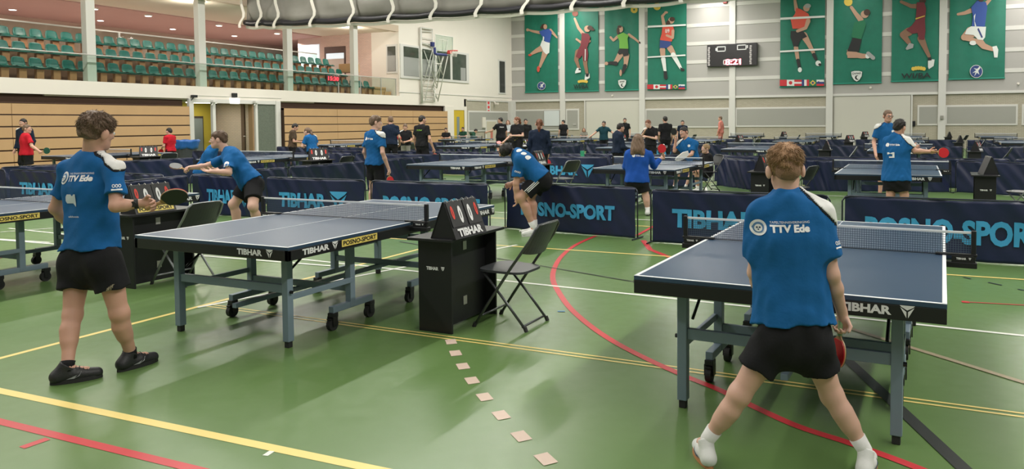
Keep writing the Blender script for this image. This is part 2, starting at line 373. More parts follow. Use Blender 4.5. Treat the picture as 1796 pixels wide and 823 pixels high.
# ------------------------------------------------------------------ left wall and terrace
SB, ST = 2.60, 3.09                         # slab bottom / top
BEAM = 6.6
YE = 33.3                                   # where the terrace ends at the white block
wl = struct('wall_left_fascia', MB().box(XL-0.25, XL, YN, 39.91, SB, ST).box(XL-.25, XL, 39.91, YF, DAT, ST), M_wallwhite)
MB().box(XL, XL+.03, 33.2, YF, 3.28, 3.32).box(XL, XL+.02, 20.5, 24.9, 2.72, 2.735).build('ledge', M_pframe, wl)
struct('wall_left_slab', MB().box(-36, XL-.25, YN, YE, 2.75, ST-.03), M_wallwhite)
struct('wall_left_block', MB().box(XL-.3, XL, YE, YF, ST, 12).add([(XL-.3, YE, ST), (-27.9, YE, ST), (-27.9, YE+.3, ST), (XL-.3, YE+.3, ST), (XL-.3, YE, 12), (-27.9, YE, 12), (-27.9, YE+.3, 12), (XL-.3, YE+.3, 12)], [(0,1,5,4),(1,2,6,5),(2,3,7,6),(4,5,6,7),(0,3,2,1)]), M_wallwhite)
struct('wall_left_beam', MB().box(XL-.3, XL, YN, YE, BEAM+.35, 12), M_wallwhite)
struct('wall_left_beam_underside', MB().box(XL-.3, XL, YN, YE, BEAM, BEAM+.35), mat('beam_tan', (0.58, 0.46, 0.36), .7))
M_soffit = mat('soffit_cream', (0.66, 0.58, 0.47), .8, var=(.5, .04)); M_cpink = mat('terrace_ceiling_pink', (0.47, 0.285, 0.26), .85, var=(.7, .04))
struct('ceiling_terrace_soffit', MB().box(-31.5, XL-.3, YN, YE+6, BEAM+.05, BEAM+.2), M_soffit)
struct('ceiling_terrace', MB().add([(-31.5, YN, BEAM), (-31.5, YE+6, BEAM), (-37, YE+6, BEAM-.1), (-37, YN, BEAM-.1), (-31.5, YN, BEAM+.2), (-31.5, YE+6, BEAM+.2), (-37, YE+6, BEAM+.2), (-37, YN, BEAM+.2)], [(0,1,2,3),(4,7,6,5),(0,4,5,1),(1,5,6,2),(2,6,7,3),(3,7,4,0)]), M_cpink)
struct('wall_terrace_back', MB().box(-37.2, -37, YN, YE+6, 2.9, 7), mat('terrace_wall_tan', (0.45, 0.33, 0.27), .85, var=(.6, .06)))
struct('wall_terrace_end', MB().box(-37, -33.4, YE+5, YE+5.2, 3, 7), M_brickp)
struct('wall_terrace_pink', MB().box(-31.6, -29.3, YE+.0, YE+.2, 3, BEAM+.1).box(-29.3, -27.9, YE, YE+.2, 3, BEAM+.1), M_brickp)
# lit doorway and window seen behind the terrace
wn = struct('window_1', MB().box(-33.4, -31.6, YE+.05, YE+.15, 3.0, BEAM), mat('pale_pink_wall', (0.62, 0.48, 0.44), .8))
MB().box(-33.3, -31.75, YE+.0, YE+.05, 3.1, 6.2).build('window_pane', mat('window_sky', (.7, .8, .85), .3, emit=((.75, .88, 1.0), .55)), wn)
wn = struct('window_2', MB().box(-31.3, -29.75, YE-.04, YE, 4.0, 6.0), mat('door_frame_dark', (0.10, 0.06, 0.05), .5))
MB().box(-31.15, -29.85, YE-.06, YE-.04, 5.3, 5.62).build('window_pane', MATS['window_sky'], wn)
MB().box(-31.2, -29.85, YE-.06, YE-.04, 4.0, 5.3).build('door_leaf', mat('door_pale', (.58, .50, .46), .6), wn)
# columns
for i, u in enumerate((157, 352, 505, 621)):
    c = at_x(u, 110, XL-.45); 
    struct('trim_%d' % (i+11), MB().bbox(c[0]-.14, c[0]+.14, c[1]-.16, c[1]+.16, ST-.05, BEAM+.1, .015), mat('column_white', (.66, .64, .60), .5))
# terrace downlights (real lamps)
dl = [(22, 17), (165, 16), (176, 36), (260, 28), (303, 51), (384, 45), (411, 63), (486, 59), (574, 71), (352, 4)]
for i, (u, v) in enumerate(dl):
    p = at_z(u, v, BEAM-.06); t = thing('downlight', 'round recessed ceiling spot above the terrace', 'light', (p[0], p[1], BEAM-.05), group='recessed spots above the terrace')
    MB().cyl((0, 0, -.02), (0, 0, .04), .17, 20).build('trim_ring', M_white, t)
    MB().cyl((0, 0, -.03), (0, 0, -.018), .13, 20).build('lamp', mat('spot_glow', (1, 1, 1), .5, emit=((1, .95, .85), 6)), t)
for u in (157, 352, 505, 625):
    c = at_x(u, 60, XL-1.2); l = bpy.data.lights.new('wall_washer', 'POINT'); l.energy = 110; l.color = (1, .93, .82); l.shadow_soft_size = .12
    o = bpy.data.objects.new('wall_washer', l); o.location = (c[0], c[1]-.5, BEAM-.35); COL.objects.link(o)
for yy in (14, 20, 26, 32):
    area_light('terrace_light', (-33.5, yy, BEAM-.3), .4, 3.0, 140, col=(1, .90, .80))

# stepped terrace tiers and seats
ROWS = [(-26.75, 3.50, 12.9, 32.2, 'front'), (-27.65, 4.10, 12.9, 31.3, 'middle'), (-28.55, 4.68, 12.9, 31.0, 'back')]
M_tier = mat('terrace_brown_board', (0.17, 0.085, 0.045), .7, var=(3, .25)); M_tierw = mat('terrace_wood', (0.50, 0.30, 0.15), .6, var=(4, .12))
for i, (x, z, y0, y1, nm) in enumerate(ROWS):
    struct('trim_terrace_tier_%d' % (i+1), MB().box(x-.9, x+.08, 8, y1+.5, 3.06, z-.38), M_tier)
struct('trim_terrace_step_end', MB().bbox(XL-1.2, XL-.5, 32.7, 34.0 if False else 33.2, 3.06, 3.32, .01), M_tierw)
tb = struct('trim_terrace_block', MB().bbox(-28.1, -27.2, 30.9, 31.5, 4.3, 4.75, .01).bbox(-27.5, -26.6, 31.9, 32.9, 3.06, 3.55, .01), M_tierw)
M_seat = mat('seat_green_plastic', (0.0, 0.105, 0.082), .38, var=(6, .15)); M_seatbar = mat('seat_green_bar', (0.01, 0.09, 0.07), .5)
def seat_proto():
    t = thing('stadium_seat', 'x', 'seat', (0, 0, 0), 0)
    # shell faces +x (towards the hall); width along y
    mb = MB(); nu, nv = 9, 10; base = len(mb.v)
    prof = [(.20, .00), (.16, .012), (.05, .0), (-.06, .002), (-.13, .03), (-.17, .09), (-.19, .17), (-.205, .25), (-.215, .32), (-.22, .355)]
    for side in (0, 1):
        for j, (px, pz) in enumerate(prof):
            wv = .215 if j < 5 else .215-.05*((j-5)/4)**2
            for i in range(nu):
                s = -1+2*i/(nu-1); e = abs(s)**3
                x = px+.035*e*(1 if j >= 4 else 0) - side*.012*(1 if j >= 4 else 0); z = pz+(.03*e if j < 5 else -.035*e*(j-4)/5) - side*.012*(1 if j < 5 else 0)
                mb.v.append((x, s*wv, z))
    N = nu*nv
    for j in range(nv-1):
        for i in range(nu-1):
            a = j*nu+i; mb.f.append((a, a+1, a+nu+1, a+nu)); mb.f.append((N+a+nu, N+a+nu+1, N+a+1, N+a))
    for j in range(nv-1):
        a = j*nu; mb.f.append((a, a+nu, N+a+nu, N+a)); a = j*nu+nu-1; mb.f.append((a+nu, a, N+a, N+a+nu))
    for i in range(nu-1):
        mb.f.append((i+1, i, N+i, N+i+1)); a = (nv-1)*nu+i; mb.f.append((a, a+1, N+a+1, N+a))
    mb.build('seat_shell', M_seat, t, smooth=True)
    MB().bbox(.14, .21, -.265, .265, -.05, -.005, .006).build('front_bar', M_seatbar, t)
    MB().bbox(-.02, .13, -.13, .10, -.38, -.045, .008).build('wooden_support', mat('seat_support_wood', (0.36, 0.17, 0.075), .6, var=(5, .2)), t)
    return t
sp_ = seat_proto(); first = True
for (x, z, y0, y1, nm) in ROWS:
    n = int((y1-y0)/.53)
    for i in range(n):
        y = y0+.53*i+.2
        if nm == 'middle' and 17.2 < y < 17.8: continue
        lb = 'green plastic seat in the %s terrace row, %d from the right-hand end' % (nm, n-i)
        if first: sp_.location = (x, y, z); sp_['label'] = lb; sp_['group'] = 'green seats on the terrace'; first = False
        else: dup(sp_, (x, y, z), label=lb, group='green seats on the terrace')
# glass balustrade in front of the seats
def glass_mat():
    m = bpy.data.materials.new('clear_glass'); m.use_nodes = True; nt = m.node_tree; nt.nodes.clear()
    out = nt.nodes.new('ShaderNodeOutputMaterial'); mix = nt.nodes.new('ShaderNodeMixShader'); tr = nt.nodes.new('ShaderNodeBsdfTransparent'); gl = nt.nodes.new('ShaderNodeBsdfGlossy'); fr = nt.nodes.new('ShaderNodeFresnel')
    tr.inputs[0].default_value = (.86, .92, .89, 1); gl.inputs['Roughness'].default_value = 0.03; fr.inputs[0].default_value = 1.5
    ge = nt.nodes.new('ShaderNodeNewGeometry'); inv = nt.nodes.new('ShaderNodeMath'); inv.operation = 'SUBTRACT'; inv.inputs[0].default_value = 1; nt.links.new(ge.outputs['Backfacing'], inv.inputs[1]); mu = nt.nodes.new('ShaderNodeMath'); mu.operation = 'MULTIPLY'; nt.links.new(fr.outputs[0], mu.inputs[0]); nt.links.new(inv.outputs[0], mu.inputs[1])
    nt.links.new(mu.outputs[0], mix.inputs[0]); nt.links.new(tr.outputs[0], mix.inputs[1]); nt.links.new(gl.outputs[0], mix.inputs[2]); nt.links.new(mix.outputs[0], out.inputs[0]); return m
M_glass = glass_mat(); M_rail = mat('rail_metal', (.55, .53, .50), .35, .5)
gy = 7.0; gi = 0
gr = thing('glass_balustrade', 'long clear glass balustrade with pale handrail along the terrace front', 'balustrade', (XL-.05, 0, ST))
while gy < 32.9:
    y1 = min(gy+2.05, 33.1)
    MB().box(-.006, .006, gy+.01, y1-.01, 0, .90).build('glass_pane', M_glass, gr); gy += 2.05
MB().bbox(-.025, .025, 7, 33.1, .90, .94, .008).build('handrail', M_rail, gr)
gp = MB()
for yy in (28.6, 30.2, 31.8, 33.05): gp.bbox(-.02, .02, yy-.02, yy+.02, 0, .9, .004)
gp.build('rail_post', M_rail, gr)
gr2 = thing('glass_balustrade', 'glass screen with thin pale rail behind the back terrace row', 'balustrade', (-29.7, 0, 4.3))
MB().box(-.006, .006, 8, 31, 0, 1.03).build('glass_pane', M_glass, gr2); MB().bbox(-.025, .025, 8, 31, 1.03, 1.09, .008).build('handrail', M_rail, gr2)
MB().bbox(-.03, .03, 19.96, 20.04, 0, 1.03, .004).build('rail_post', M_rail, gr2)
# red digital clock hanging at the balustrade
ck = thing('digital_clock', 'red digital clock reading 15:30 in front of the terrace seats', 'clock', tuple(at_x(585, 138, XL+.06)))
M_led = mat('led_red', (1, .05, .05), .5, emit=((1, .04, .07), 2.2))
MB().bbox(-.06, -.01, -.45, .42, -.14, .15, .01).build('clock_case', mat('clock_case_dark', (.05, .02, .02), .4), ck)
text_obj('15:30', .72, .2, lambda x, z: (.0, x, z), M_led, ck, 'digits', bold=.02)

# ------------------------------------------------------------------ lower left wall : closed wooden grandstands, lobby doors, yellow door
M_wood = mat('plywood_front', (0.52, 0.325, 0.165), .55, var=(1.2, .10), bump=(30, .05)); M_gap = mat('gap_dark', (0.05, 0.025, 0.015), .8)
M_recess = mat('recess_brown', (0.10, 0.055, 0.035), .8)
struct('wall_left', MB().box(XL-2.2, XL-2.0, YN, 20.3, 0, 2.75).box(XL-2.2, XL-2.0, 24.6, YF, 0, 2.75), mat('recess_wall', (0.16, 0.11, 0.08), .8))
def stand(y0, y1, label, joints):
    t = thing('folding_grandstand', label, 'grandstand', (XL+.25, 0, 0))
    MB().box(-1.4, -.06, y0+.02, y1-.02, 0, 2.2).build('stand_core', M_gap, t)
    zs = [0.02, 0.39, 0.77, 1.15, 1.52, 1.90, 2.28]
    for q in range(6):
        mb = MB(); ys = [y0]+joints+[y1]
        for a_, b_ in zip(ys[:-1], ys[1:]): mb.bbox(-.055-.0*q, -.012*q, a_+.006, b_-.006, zs[q]+.045, zs[q+1], .006)
        mb.build('front_board', M_wood, t)
    return t
stand(YN, 20.1, 'closed wooden folding grandstand, left section up to the lobby doors', [2.5, 8.0, 13.85])
stand(24.85, 37.6, 'closed wooden folding grandstand, right section beyond the lobby doors', [28.2, 32.3, 34.2])
struct('wall_left_upstand', MB().box(XL-.3, XL-.2, YN, 20.1, 2.3, 2.62).box(XL-.3, XL-.2, 24.85, 37.6, 2.3, 2.62), M_recess)
# lobby opening between y 20.3 and 24.7
d1 = struct('door_1', MB().box(XL-.1, XL+.02, 20.3, 24.8, 2.44, SB+.0).bbox(XL-.1, XL+.04, 20.22, 20.42, 0, SB, .01).bbox(XL-.1, XL+.04, 21.28, 21.42, 0, 2.5, .01).bbox(XL-.1, XL+.04, 23.42, 23.54, 0, 2.5, .01).bbox(XL-.1, XL+.04, 24.55, 24.82, 0, SB, .01), M_pframe)
MB().box(XL-.04, XL-.03, 23.54, 24.55, 0.02, 2.44).build('wired_glass', mat('wired_glass_green', (0.14, 0.16, 0.13), .2, var=(20, .3)), d1)
MB().box(XL-.30, XL-.05, 23.33, 23.40, 0.02, 2.42).build('open_door_leaf', mat('door_leaf_tan', (.35, .22, .12), .5), d1)
MB().cyl((XL-.5, 23.33, 1.05), (XL-.5, 23.22, 1.05), .015).cyl((XL-.5, 23.23, 1.05), (XL-.36, 23.23, 1.05), .013).build('door_handle', M_rail, d1)
MATS_LB = brick_mat('lobby_brick', (.62, .54, .46), (.66, .57, .48), (.52, .45, .38))
struct('wall_lobby', MB().box(-30.0, -29.8, 15, 27, 0, 2.75), MATS_LB)
M_ywall = mat('lobby_yellow', (0.48, 0.40, 0.05), .7, var=(2, .1))
struct('wall_lobby_yellow', MB().box(-29.8, -29.7, 19, 24.25, 0, 2.55), M_ywall)
struct('wall_lobby_side', MB().box(-29.8, -26.35, 24.66, 24.82, 0, 2.55), MATS_LB)
dd = struct('door_2', MB().box(-29.7, -29.6, 22.9, 23.75, 0, 1.95), mat('dark_frame', (.05, .04, .035), .5)); MB().box(-29.6, -29.55, 22.98, 23.67, 0.05, 1.85).build('door_glass', mat('door_glass_grey', (.18, .22, .22), .2), dd)
struct('ceiling_lobby', MB().box(-30, XL-.1, 15, 27, 2.55, 2.6), M_soffit)
lo = area_light('lobby_light', (-28.6, 22.9, 2.5), .5, 1.2, 34, col=(1, .88, .72))
lp = thing('ceiling_lamp', 'lobby ceiling lamp behind the open doors', 'light', (-28.6, 22.9, 2.5)); MB().bbox(-.25, .25, -.6, .6, .01, .05, .005).build('lamp_panel', MATS['spot_glow'], lp)
# fittings over the doors
p = at_x(411, 176, XL+.03); es = thing('emergency_light', 'white emergency light box above the lobby doors', 'sign', tuple(p)); MB().bbox(-.02, .06, -.22, .22, -.15, .09, .01).build('light_box', mat('sign_glow', (.9, .9, .9), .5, emit=((1, 1, 1), .8)), es); MB().bbox(-.02, .08, -.12, .1, .12, .30, .01).build('sensor_box', M_black, es)
for i, (u, v, lb) in enumerate(((338, 169, 'small dark camera at the left corner above the lobby doors'), (373, 178, 'white door closer arm left of the emergency light'), (447, 179, 'white door closer arm right of the emergency light'))):
    p = at_x(u, v, XL+.03); o = MB().bbox(p[0], p[0]+.16, p[1]-.1, p[1]+.1, p[2]-.05, p[2]+.05, .01).cyl((p[0]+.1, p[1], p[2]), (p[0]+.1, p[1]-.15, p[2]-.16), .02).build('wall_camera' if i == 0 else 'door_closer', M_black if i == 0 else M_pframe); tag(o, lb, 'camera' if i == 0 else 'door closer')
# yellow door and end part of the left wall
struct('wall_left_end', MB().box(XL-.3, XL, 37.75, 38.55, 0, SB).box(XL-.3, XL, 39.72, YF, 0, DAT), M_brick)
struct('wall_left_pier', MB().bbox(XL-.1, XL+.02, 37.6, 38.55, 0, SB, .01).bbox(XL-.1, XL+.02, 39.72, 40.0, 0, SB, .01), M_wallwhite)
yd = struct('door_5', MB().box(XL-.12, XL-.02, 38.55, 39.72, 0, 2.37), mat('door_yellow', (0.62, 0.43, 0.03), .45)); struct('wall_left_lintel', MB().box(XL-.1, XL+.01, 38.5, 39.8, 2.37, SB), M_wallwhite)
MB().bbox(XL-.03, XL+.0, 38.9, 39.18, .5, 1.95, .005).build('door_window', mat('door_slit', (.22, .27, .28), .25), yd); MB().cyl((XL-.02, 39.55, 1.0), (XL+.07, 39.55, 1.0), .02).cyl((XL+.06, 39.55, 1.0), (XL+.06, 39.42, 1.0), .015).build('door_handle', M_black, yd)
o = struct('wall_left_board_1', MB().bbox(XL, XL+.05, 40.1, 45.2, 1.0, 2.35, .01), M_pframe); MB().box(XL+.05, XL+.06, 40.2, 45.1, 1.1, 2.25).build('board_face', M_panel2, o)
struct('trim_20', MB().bbox(XL, XL+.05, 40.0, 45.3, 2.98, 3.06, .01).bbox(XL, XL+.3, 45.25, 45.86, 0, DAT, .01), M_pframe)
p = at_x(861, 218, XL+.06); pd = thing('small_door', 'small cream hatch door low on the left wall near the corner', 'door', (XL+.06, p[1], 0)); MB().bbox(0, .04, -.75, .75, 0, 1.75, .01).build('frame', M_pframe, pd); MB().bbox(.03, .05, -.62, .62, .02, 1.65, .01).build('leaf', mat('cream_leaf', (.58, .53, .42), .6), pd); MB().bbox(.05, .055, -.15, .15, .5, 1.0, .002).build('warning_sheet', mat('paper_red', (.6, .2, .15), .6), pd)
p = at_x(848, 215, XL+.06); small = MB().bbox(p[0], p[0]+.1, p[1]-.2, p[1]+.15, p[2]-.35, p[2]+.35, .01).build('wall_dispenser', M_white); tag(small, 'slim white dispenser on the grey board beside the hatch door', 'dispenser')
p = at_x(857, 188, XL+.03); rs = thing('red_sign', 'small white wall sign with red marks above the hatch door', 'sign', (XL+.01, p[1], p[2]))
MB().bbox(0, .02, -.25, .25, -.42, .42, .005).build('plate', M_pframe, rs); mb = MB(); [mb.bbox(.02, .026, -.12, .12, z_-.09, z_+.09, .004) for z_ in (-.28, 0, .28)]; mb.build('red_marks', mat('sign_red', (.7, .05, .06), .5), rs)
p = at_x(867, 181, XL+.05); o = MB().cyl((p[0]-.05, p[1], p[2]+.1), (p[0]+.12, p[1], p[2]), .03).bbox(p[0]+.05, p[0]+.3, p[1]-.07, p[1]+.07, p[2]-.1, p[2]+.03, .01).build('wall_camera', M_white); tag(o, 'white wall camera next to the red marked sign', 'camera')
# slit window high on the left wall near the corner
a_, b_ = at_x(875, 107, XL), at_x(885, 163, XL)
wn = struct('window_3', MB().bbox(XL, XL+.04, a_[1]-.12, b_[1]+.12, b_[2]-.1, a_[2]+.1, .01), M_pframe); MB().box(XL+.03, XL+.045, a_[1], b_[1], b_[2], a_[2]).build('window_pane', mat('dark_pane', (.035, .04, .037), .15), wn)
# control-room window band
ys = [at_x(u, 100, XL)[1] for u in (704, 735, 763, 790, 818)]
zt, zb_ = 5.85, 4.22
wn = struct('window_4', MB().bbox(XL, XL+.06, ys[0]-.15, ys[4]+.2, zb_-.15, zt+.12, .01), M_pframe)
M_dp = mat('dark_room_pane', (.07, .08, .065), .12, var=(2, .5)); M_lp = mat('window_blind', (.34, .34, .33), .5)
for i in range(4):
    MB().box(XL+.055, XL+.065, ys[i]+.12, ys[i+1]-.12, zb_, zt).build('window_pane', M_dp, wn)
    if i < 2: MB().box(XL+.066, XL+.07, ys[i]+.13, ys[i+1]-.13, zb_+.01, zt-.58).build('blind', M_lp, wn)
MB().box(XL+.066, XL+.07, ys[3]+1.0, ys[4]-.2, zb_+.01, zb_+.8).build('curtain', M_lp, wn)
a_, b_ = at_y(680, 82, YE), at_y(695, 125, YE)
wn = struct('window_5', MB().bbox(a_[0]-.1, b_[0]+.1, YE-.04, YE, b_[2]-.12, a_[2]+.12, .01), M_pframe); MB().box(a_[0], b_[0], YE-.05, YE-.03, b_[2], a_[2]).build('window_pane', M_dp, wn); MB().box(a_[0]+.01, b_[0]-.01, YE-.056, YE-.05, b_[2]+.01, a_[2]-.5).build('blind', M_lp, wn)
# ------------------------------------------------------------------ folded basketball goal on the left wall
bb = thing('basketball_goal', 'white folded basketball goal frame mounted in front of the control room windows', 'basketball goal', (0, 0, 0))
bx = lambda u, v, x=XL+.12: tuple(at_x(660+u/5.145, 40+v/5.145, x))
M_fr = mat('goal_frame_white', (.70, .69, .64), .45)
mb = MB()
for a_, b_, r in (((400, 38), (410, 725), .07), ((412, 45), (505, 60), .05), ((415, 75), (500, 80), .03), ((505, 58), (518, 480), .035), ((415, 135), (515, 150), .02), ((415, 180), (510, 200), .03), ((415, 185), (505, 215), .02),
    ((425, 480), (520, 490), .03), ((425, 550), (520, 560), .03), ((430, 600), (520, 600), .03), ((430, 650), (515, 655), .03), ((410, 715), (450, 690), .04), ((440, 690), (520, 692), .03), ((515, 480), (525, 715), .04)):
    mb.tube([bx(*a_), bx(*b_)], r, 8)
mb.build('wall_frame', M_fr, bb, smooth=True)
mb = MB(); xo = XL+1.3
for a_, b_, x0, x1 in (((505, 250), (430, 540), XL+.15, XL+.15), ((515, 290), (440, 700), XL+.15, XL+.3), ((600, 300), (545, 590), xo, XL+.2), ((645, 300), (555, 710), xo, XL+.25), ((530, 300), (600, 470), xo, XL+.2), ((560, 290), (590, 420), xo, XL+.2),
    ((610, 300), (500, 600), xo, XL+.2), ((500, 570), (550, 680), XL+.2, XL+.2), ((430, 250), (550, 580), XL+.15, XL+.2), ((530, 370), (590, 372), xo, xo), ((520, 560), (545, 590), XL+.2, XL+.2), ((530, 600), (520, 715), XL+.2, XL+.2), ((520, 640), (552, 690), XL+.2, XL+.2), ((645, 150), (620, 260), xo, xo), ((600, 120), (600, 265), xo, xo)):
    mb.tube([bx(*a_, x0), bx(*b_, x1)], .028, 6)
mb.build('folding_arm', M_fr, bb, smooth=True)
q = [np.array(bx(*p, xo)) for p in ((532, 105), (688, 130), (688, 290), (530, 283))]
o = MB().add([tuple(p+np.array([dx, 0, 0])) for dx in (0, .03) for p in q], [(0,1,2,3),(7,6,5,4),(0,4,5,1),(1,5,6,2),(2,6,7,3),(3,7,4,0)]).build('backboard', M_glass, bb)
mb = MB(); mb.tube([tuple(p) for p in q], .035, 6, closed=True); mb.tube([bx(565, 150, xo+.04), bx(640, 160, xo+.04), bx(640, 255, xo+.04), bx(565, 250, xo+.04)], .02, 6, closed=True); mb.build('backboard_frame', M_fr, bb)
MB().tube([bx(526, 222, xo+.02), bx(528, 275, xo+.02), bx(540, 283, xo+.02), bx(632, 290, xo+.02)], .075, 8).build('corner_padding', mat('padding_blue', (.02, .03, .16), .5), bb)
c = np.array(bx(650, 262, xo)); mb = MB(); mb.tube([(c[0]+.38+.23*math.cos(t), c[1]+.23*math.sin(t), c[2]+.05) for t in np.linspace(0, 2*PI, 20)[:-1]], .02, 6, closed=True); mb.bbox(c[0]-.02, c[0]+.16, c[1]-.12, c[1]+.12, c[2]-.12, c[2]+.08, .01); mb.build('rim', mat('rim_red', (.70, .06, .05), .4), bb)
mb = MB()
for k in range(12):
    t0 = 2*PI*k/12; t1 = t0+PI/6
    for s_ in (1, -1): mb.tube([(c[0]+.38+.23*math.cos(t0), c[1]+.23*math.sin(t0), c[2]+.04), (c[0]+.38+.15*math.cos(t0+s_*.4), c[1]+.15*math.sin(t0+s_*.4), c[2]-.3)], .006, 4)
mb.build('net', M_white, bb)
MB().bbox(*sorted((bx(497, 0)[0]-.0, bx(497, 0)[0]+.15)), bx(497, 185)[1]-.12, bx(505, 190)[1]+.12, bx(500, 200)[2]-.1, bx(500, 175)[2], .01).build('motor', MATS['padding_blue'], bb)

# ------------------------------------------------------------------ banners with athletes on the far wall
M_ban = mat('banner_green', (0.007, 0.165, 0.108), .55, var=(2.5, .22)); M_bhem = mat('banner_hem', (.02, .26, .19), .5)
BC = {'skin': (.50, .30, .21), 'skind': (.26, .14, .09), 'blue': (.03, .08, .33), 'white': (.72, .74, .72), 'maroon': (.17, .025, .035), 'lime': (.16, .42, .06), 'black': (.018, .018, .02), 'orange': (.62, .08, .05), 'hair': (.06, .03, .02), 'yellow': (.70, .50, .08), 'navy': (.03, .05, .20), 'ball': (.22, .07, .05), 'dgreen': (.015, .17, .08), 'shorts': (.03, .06, .22), 'grey': (.35, .36, .36), 'red': (.55, .03, .04)}
BM = {k_: mat('print_'+k_, v_, .6) for k_, v_ in BC.items()}
YB = YF-.12
class Ban:
    def __init__(s, u0, u1, vt, vb, label, org, sc):
        s.x0, s.x1 = at_y(u0, vb, YB)[0], at_y(u1, vb, YB)[0]; s.z0 = at_y((u0+u1)/2, vb, YB)[2]; s.z1 = s.z0+5.55
        s.t = thing('sports_banner', label, 'banner', ((s.x0+s.x1)/2, YB, s.z0)); s.org, s.sc = org, sc; s.k = 0
        nx, nz = 14, 20; mb = MB()
        for side in (0, 1):
            for j in range(nz+1):
                for i in range(nx+1):
                    fx = i/nx-.5; mb.v.append((fx*(s.x1-s.x0), side*.02+.012*math.sin(fx*17+u0)+.008*math.sin(j*.5+fx*5), j/nz*(s.z1-s.z0)))
        N = (nx+1)*(nz+1)
        for j in range(nz):
            for i in range(nx):
                a = j*(nx+1)+i; mb.f.append((a, a+1, a+nx+2, a+nx+1)); mb.f.append((N+a, N+a+nx+1, N+a+nx+2, N+a+1))
        mb.build('banner_cloth', M_ban, s.t, smooth=True)
        w2 = (s.x1-s.x0)/2; MB().bbox(-w2-.02, w2+.02, -.03, .03, -.02, .05, .01).build('bottom_rod', M_bhem, s.t)
        MB().cyl((-w2-.04, 0, s.z1-s.z0), (w2+.04, 0, s.z1-s.z0), .03, 8).build('top_rod', M_bhem, s.t)
        s.layers = {}
    def P(s, x, y):
        p = at_y(s.org[0]+x/s.sc, s.org[1]+y/s.sc, YB); c = s.t.location; return (p[0]-c[0], p[2]-c[2])
    def poly(s, pts, m, name='athlete_print', raw=False):
        s.k += 1; y = -.026-.0035*s.k
        mb = s.layers.setdefault((name, m), MB()); P2 = pts if raw else [s.P(*p) for p in pts]
        w2 = (s.x1-s.x0)/2
        mb.add([(min(max(a, -w2), w2), y, min(b, s.z1-s.z0)) for a, b in P2], [tuple(range(len(P2)))])
    def limb(s, p, q, r1, r2, m):
        p = np.array(p, float); q = np.array(q, float); d = (q-p)/max(np.linalg.norm(q-p), 1e-6); n = np.array([-d[1], d[0]]); out = []
        for k_ in range(9): t = PI/2+PI*k_/8; out.append(p+r1*(n*math.sin(t)+d*math.cos(t)))
        for k_ in range(9): t = -PI/2+PI*k_/8; out.append(q+r2*(n*math.sin(t)+d*math.cos(t)))
        s.poly(out, m)
    def chain(s, pts, m):
        for (x0, y0, r0), (x1, y1, r1) in zip(pts[:-1], pts[1:]): s.limb((x0, y0), (x1, y1), r0, r1, m)
    def disc(s, x, y, r, m, ry=None, name='athlete_print'): s.poly(disc_poly(x, y, r, 22, ry), m, name)
    def text(s, st, x, y, w_, h_, m):
        cx, cz = s.P(x, y); s.k += 1; yy = -.026-.0035*s.k
        text_obj(st, w_, h_, lambda a, b: (cx+a, yy, cz+b), BM[m], s.t, 'logo_lettering', bold=.015)
    def done(s):
        for (nm, m), mb in s.layers.items():
            me = bpy.data.meshes.new(nm); me.from_pydata(mb.v, [], mb.f); me.update(); me.materials.append(BM[m]); link(bpy.data.objects.new(nm, me), s.t)
def flags(b, x0, x1, y0, y1):
    w_ = (x1-x0)/6; R = lambda i, f0, f1, g0, g1, m: b.poly([(x0+w_*(i+f0), y0+(y1-y0)*g0), (x0+w_*(i+f1), y0+(y1-y0)*g0), (x0+w_*(i+f1), y0+(y1-y0)*g1), (x0+w_*(i+f0), y0+(y1-y0)*g1)], m, 'flag_strip')
    R(0, 0, 1, 0, 1, 'red'); R(1, 0, 1, 0, 1, 'white'); b.disc(x0+w_*1.5, (y0+y1)/2, w_*.24, 'red', name='flag_strip')
    R(2, 0, 1, 0, 1, 'red'); R(2, 0, 1, .36, .64, 'white'); R(3, 0, .34, 0, 1, 'navy'); R(3, .34, .67, 0, 1, 'white'); R(3, .67, 1, 0, 1, 'red')
    R(4, 0, 1, 0, 1, 'dgreen'); b.poly([(x0+w_*4.1, (y0+y1)/2), (x0+w_*4.5, y0+3), (x0+w_*4.9, (y0+y1)/2), (x0+w_*4.5, y1-3)], 'yellow', 'flag_strip'); b.disc(x0+w_*4.5, (y0+y1)/2, w_*.16, 'navy', name='flag_strip')
    R(5, 0, 1, 0, .34, 'white'); R(5, 0, 1, .34, .67, 'navy'); R(5, 0, 1, .67, 1, 'red'); b.disc(x0+w_*5.28, y0+(y1-y0)*.4, w_*.13, 'navy', name='flag_strip')
def shield(b, x, y, w_, h_):
    f = lambda k_: [(x+a*w_*k_, y+c*h_*k_) for a, c in ((-.5, -.42), (-.2, -.5), (.2, -.5), (.5, -.42), (.46, 0), (.25, .34), (0, .5), (-.25, .34), (-.46, 0))]
    b.poly(f(1), 'black', 'shield_logo'); b.poly(f(.94), 'white', 'shield_logo'); b.disc(x+.05*w_, y+.12*h_, w_*.2, 'black', name='shield_logo'); b.disc(x+.14*w_, y+.1*h_, w_*.15, 'white', name='shield_logo'); b.text('DVWF', x, y-.24*h_, w_*.6/b.sc*.038*1.0, .12, 'black')
def round_logo(b, x, y, r):
    b.disc(x, y, r, 'white', name='round_logo'); b.disc(x, y, r*.92, 'navy', name='round_logo'); b.disc(x-.1*r, y+.05*r, r*.80, 'shorts', name='round_logo')
    b.poly([(x+.5*r, y-.75*r), (x+.65*r, y-.55*r), (x+.3*r, y-.1*r), (x+.5*r, y+.5*r), (x+.1*r, y+.2*r), (x-.3*r, y+.75*r), (x-.1*r, y+.1*r), (x-.6*r, y+.25*r), (x+.0*r, y-.2*r), (x-.4*r, y-.5*r), (x+.15*r, y-.4*r)], 'white', 'round_logo')
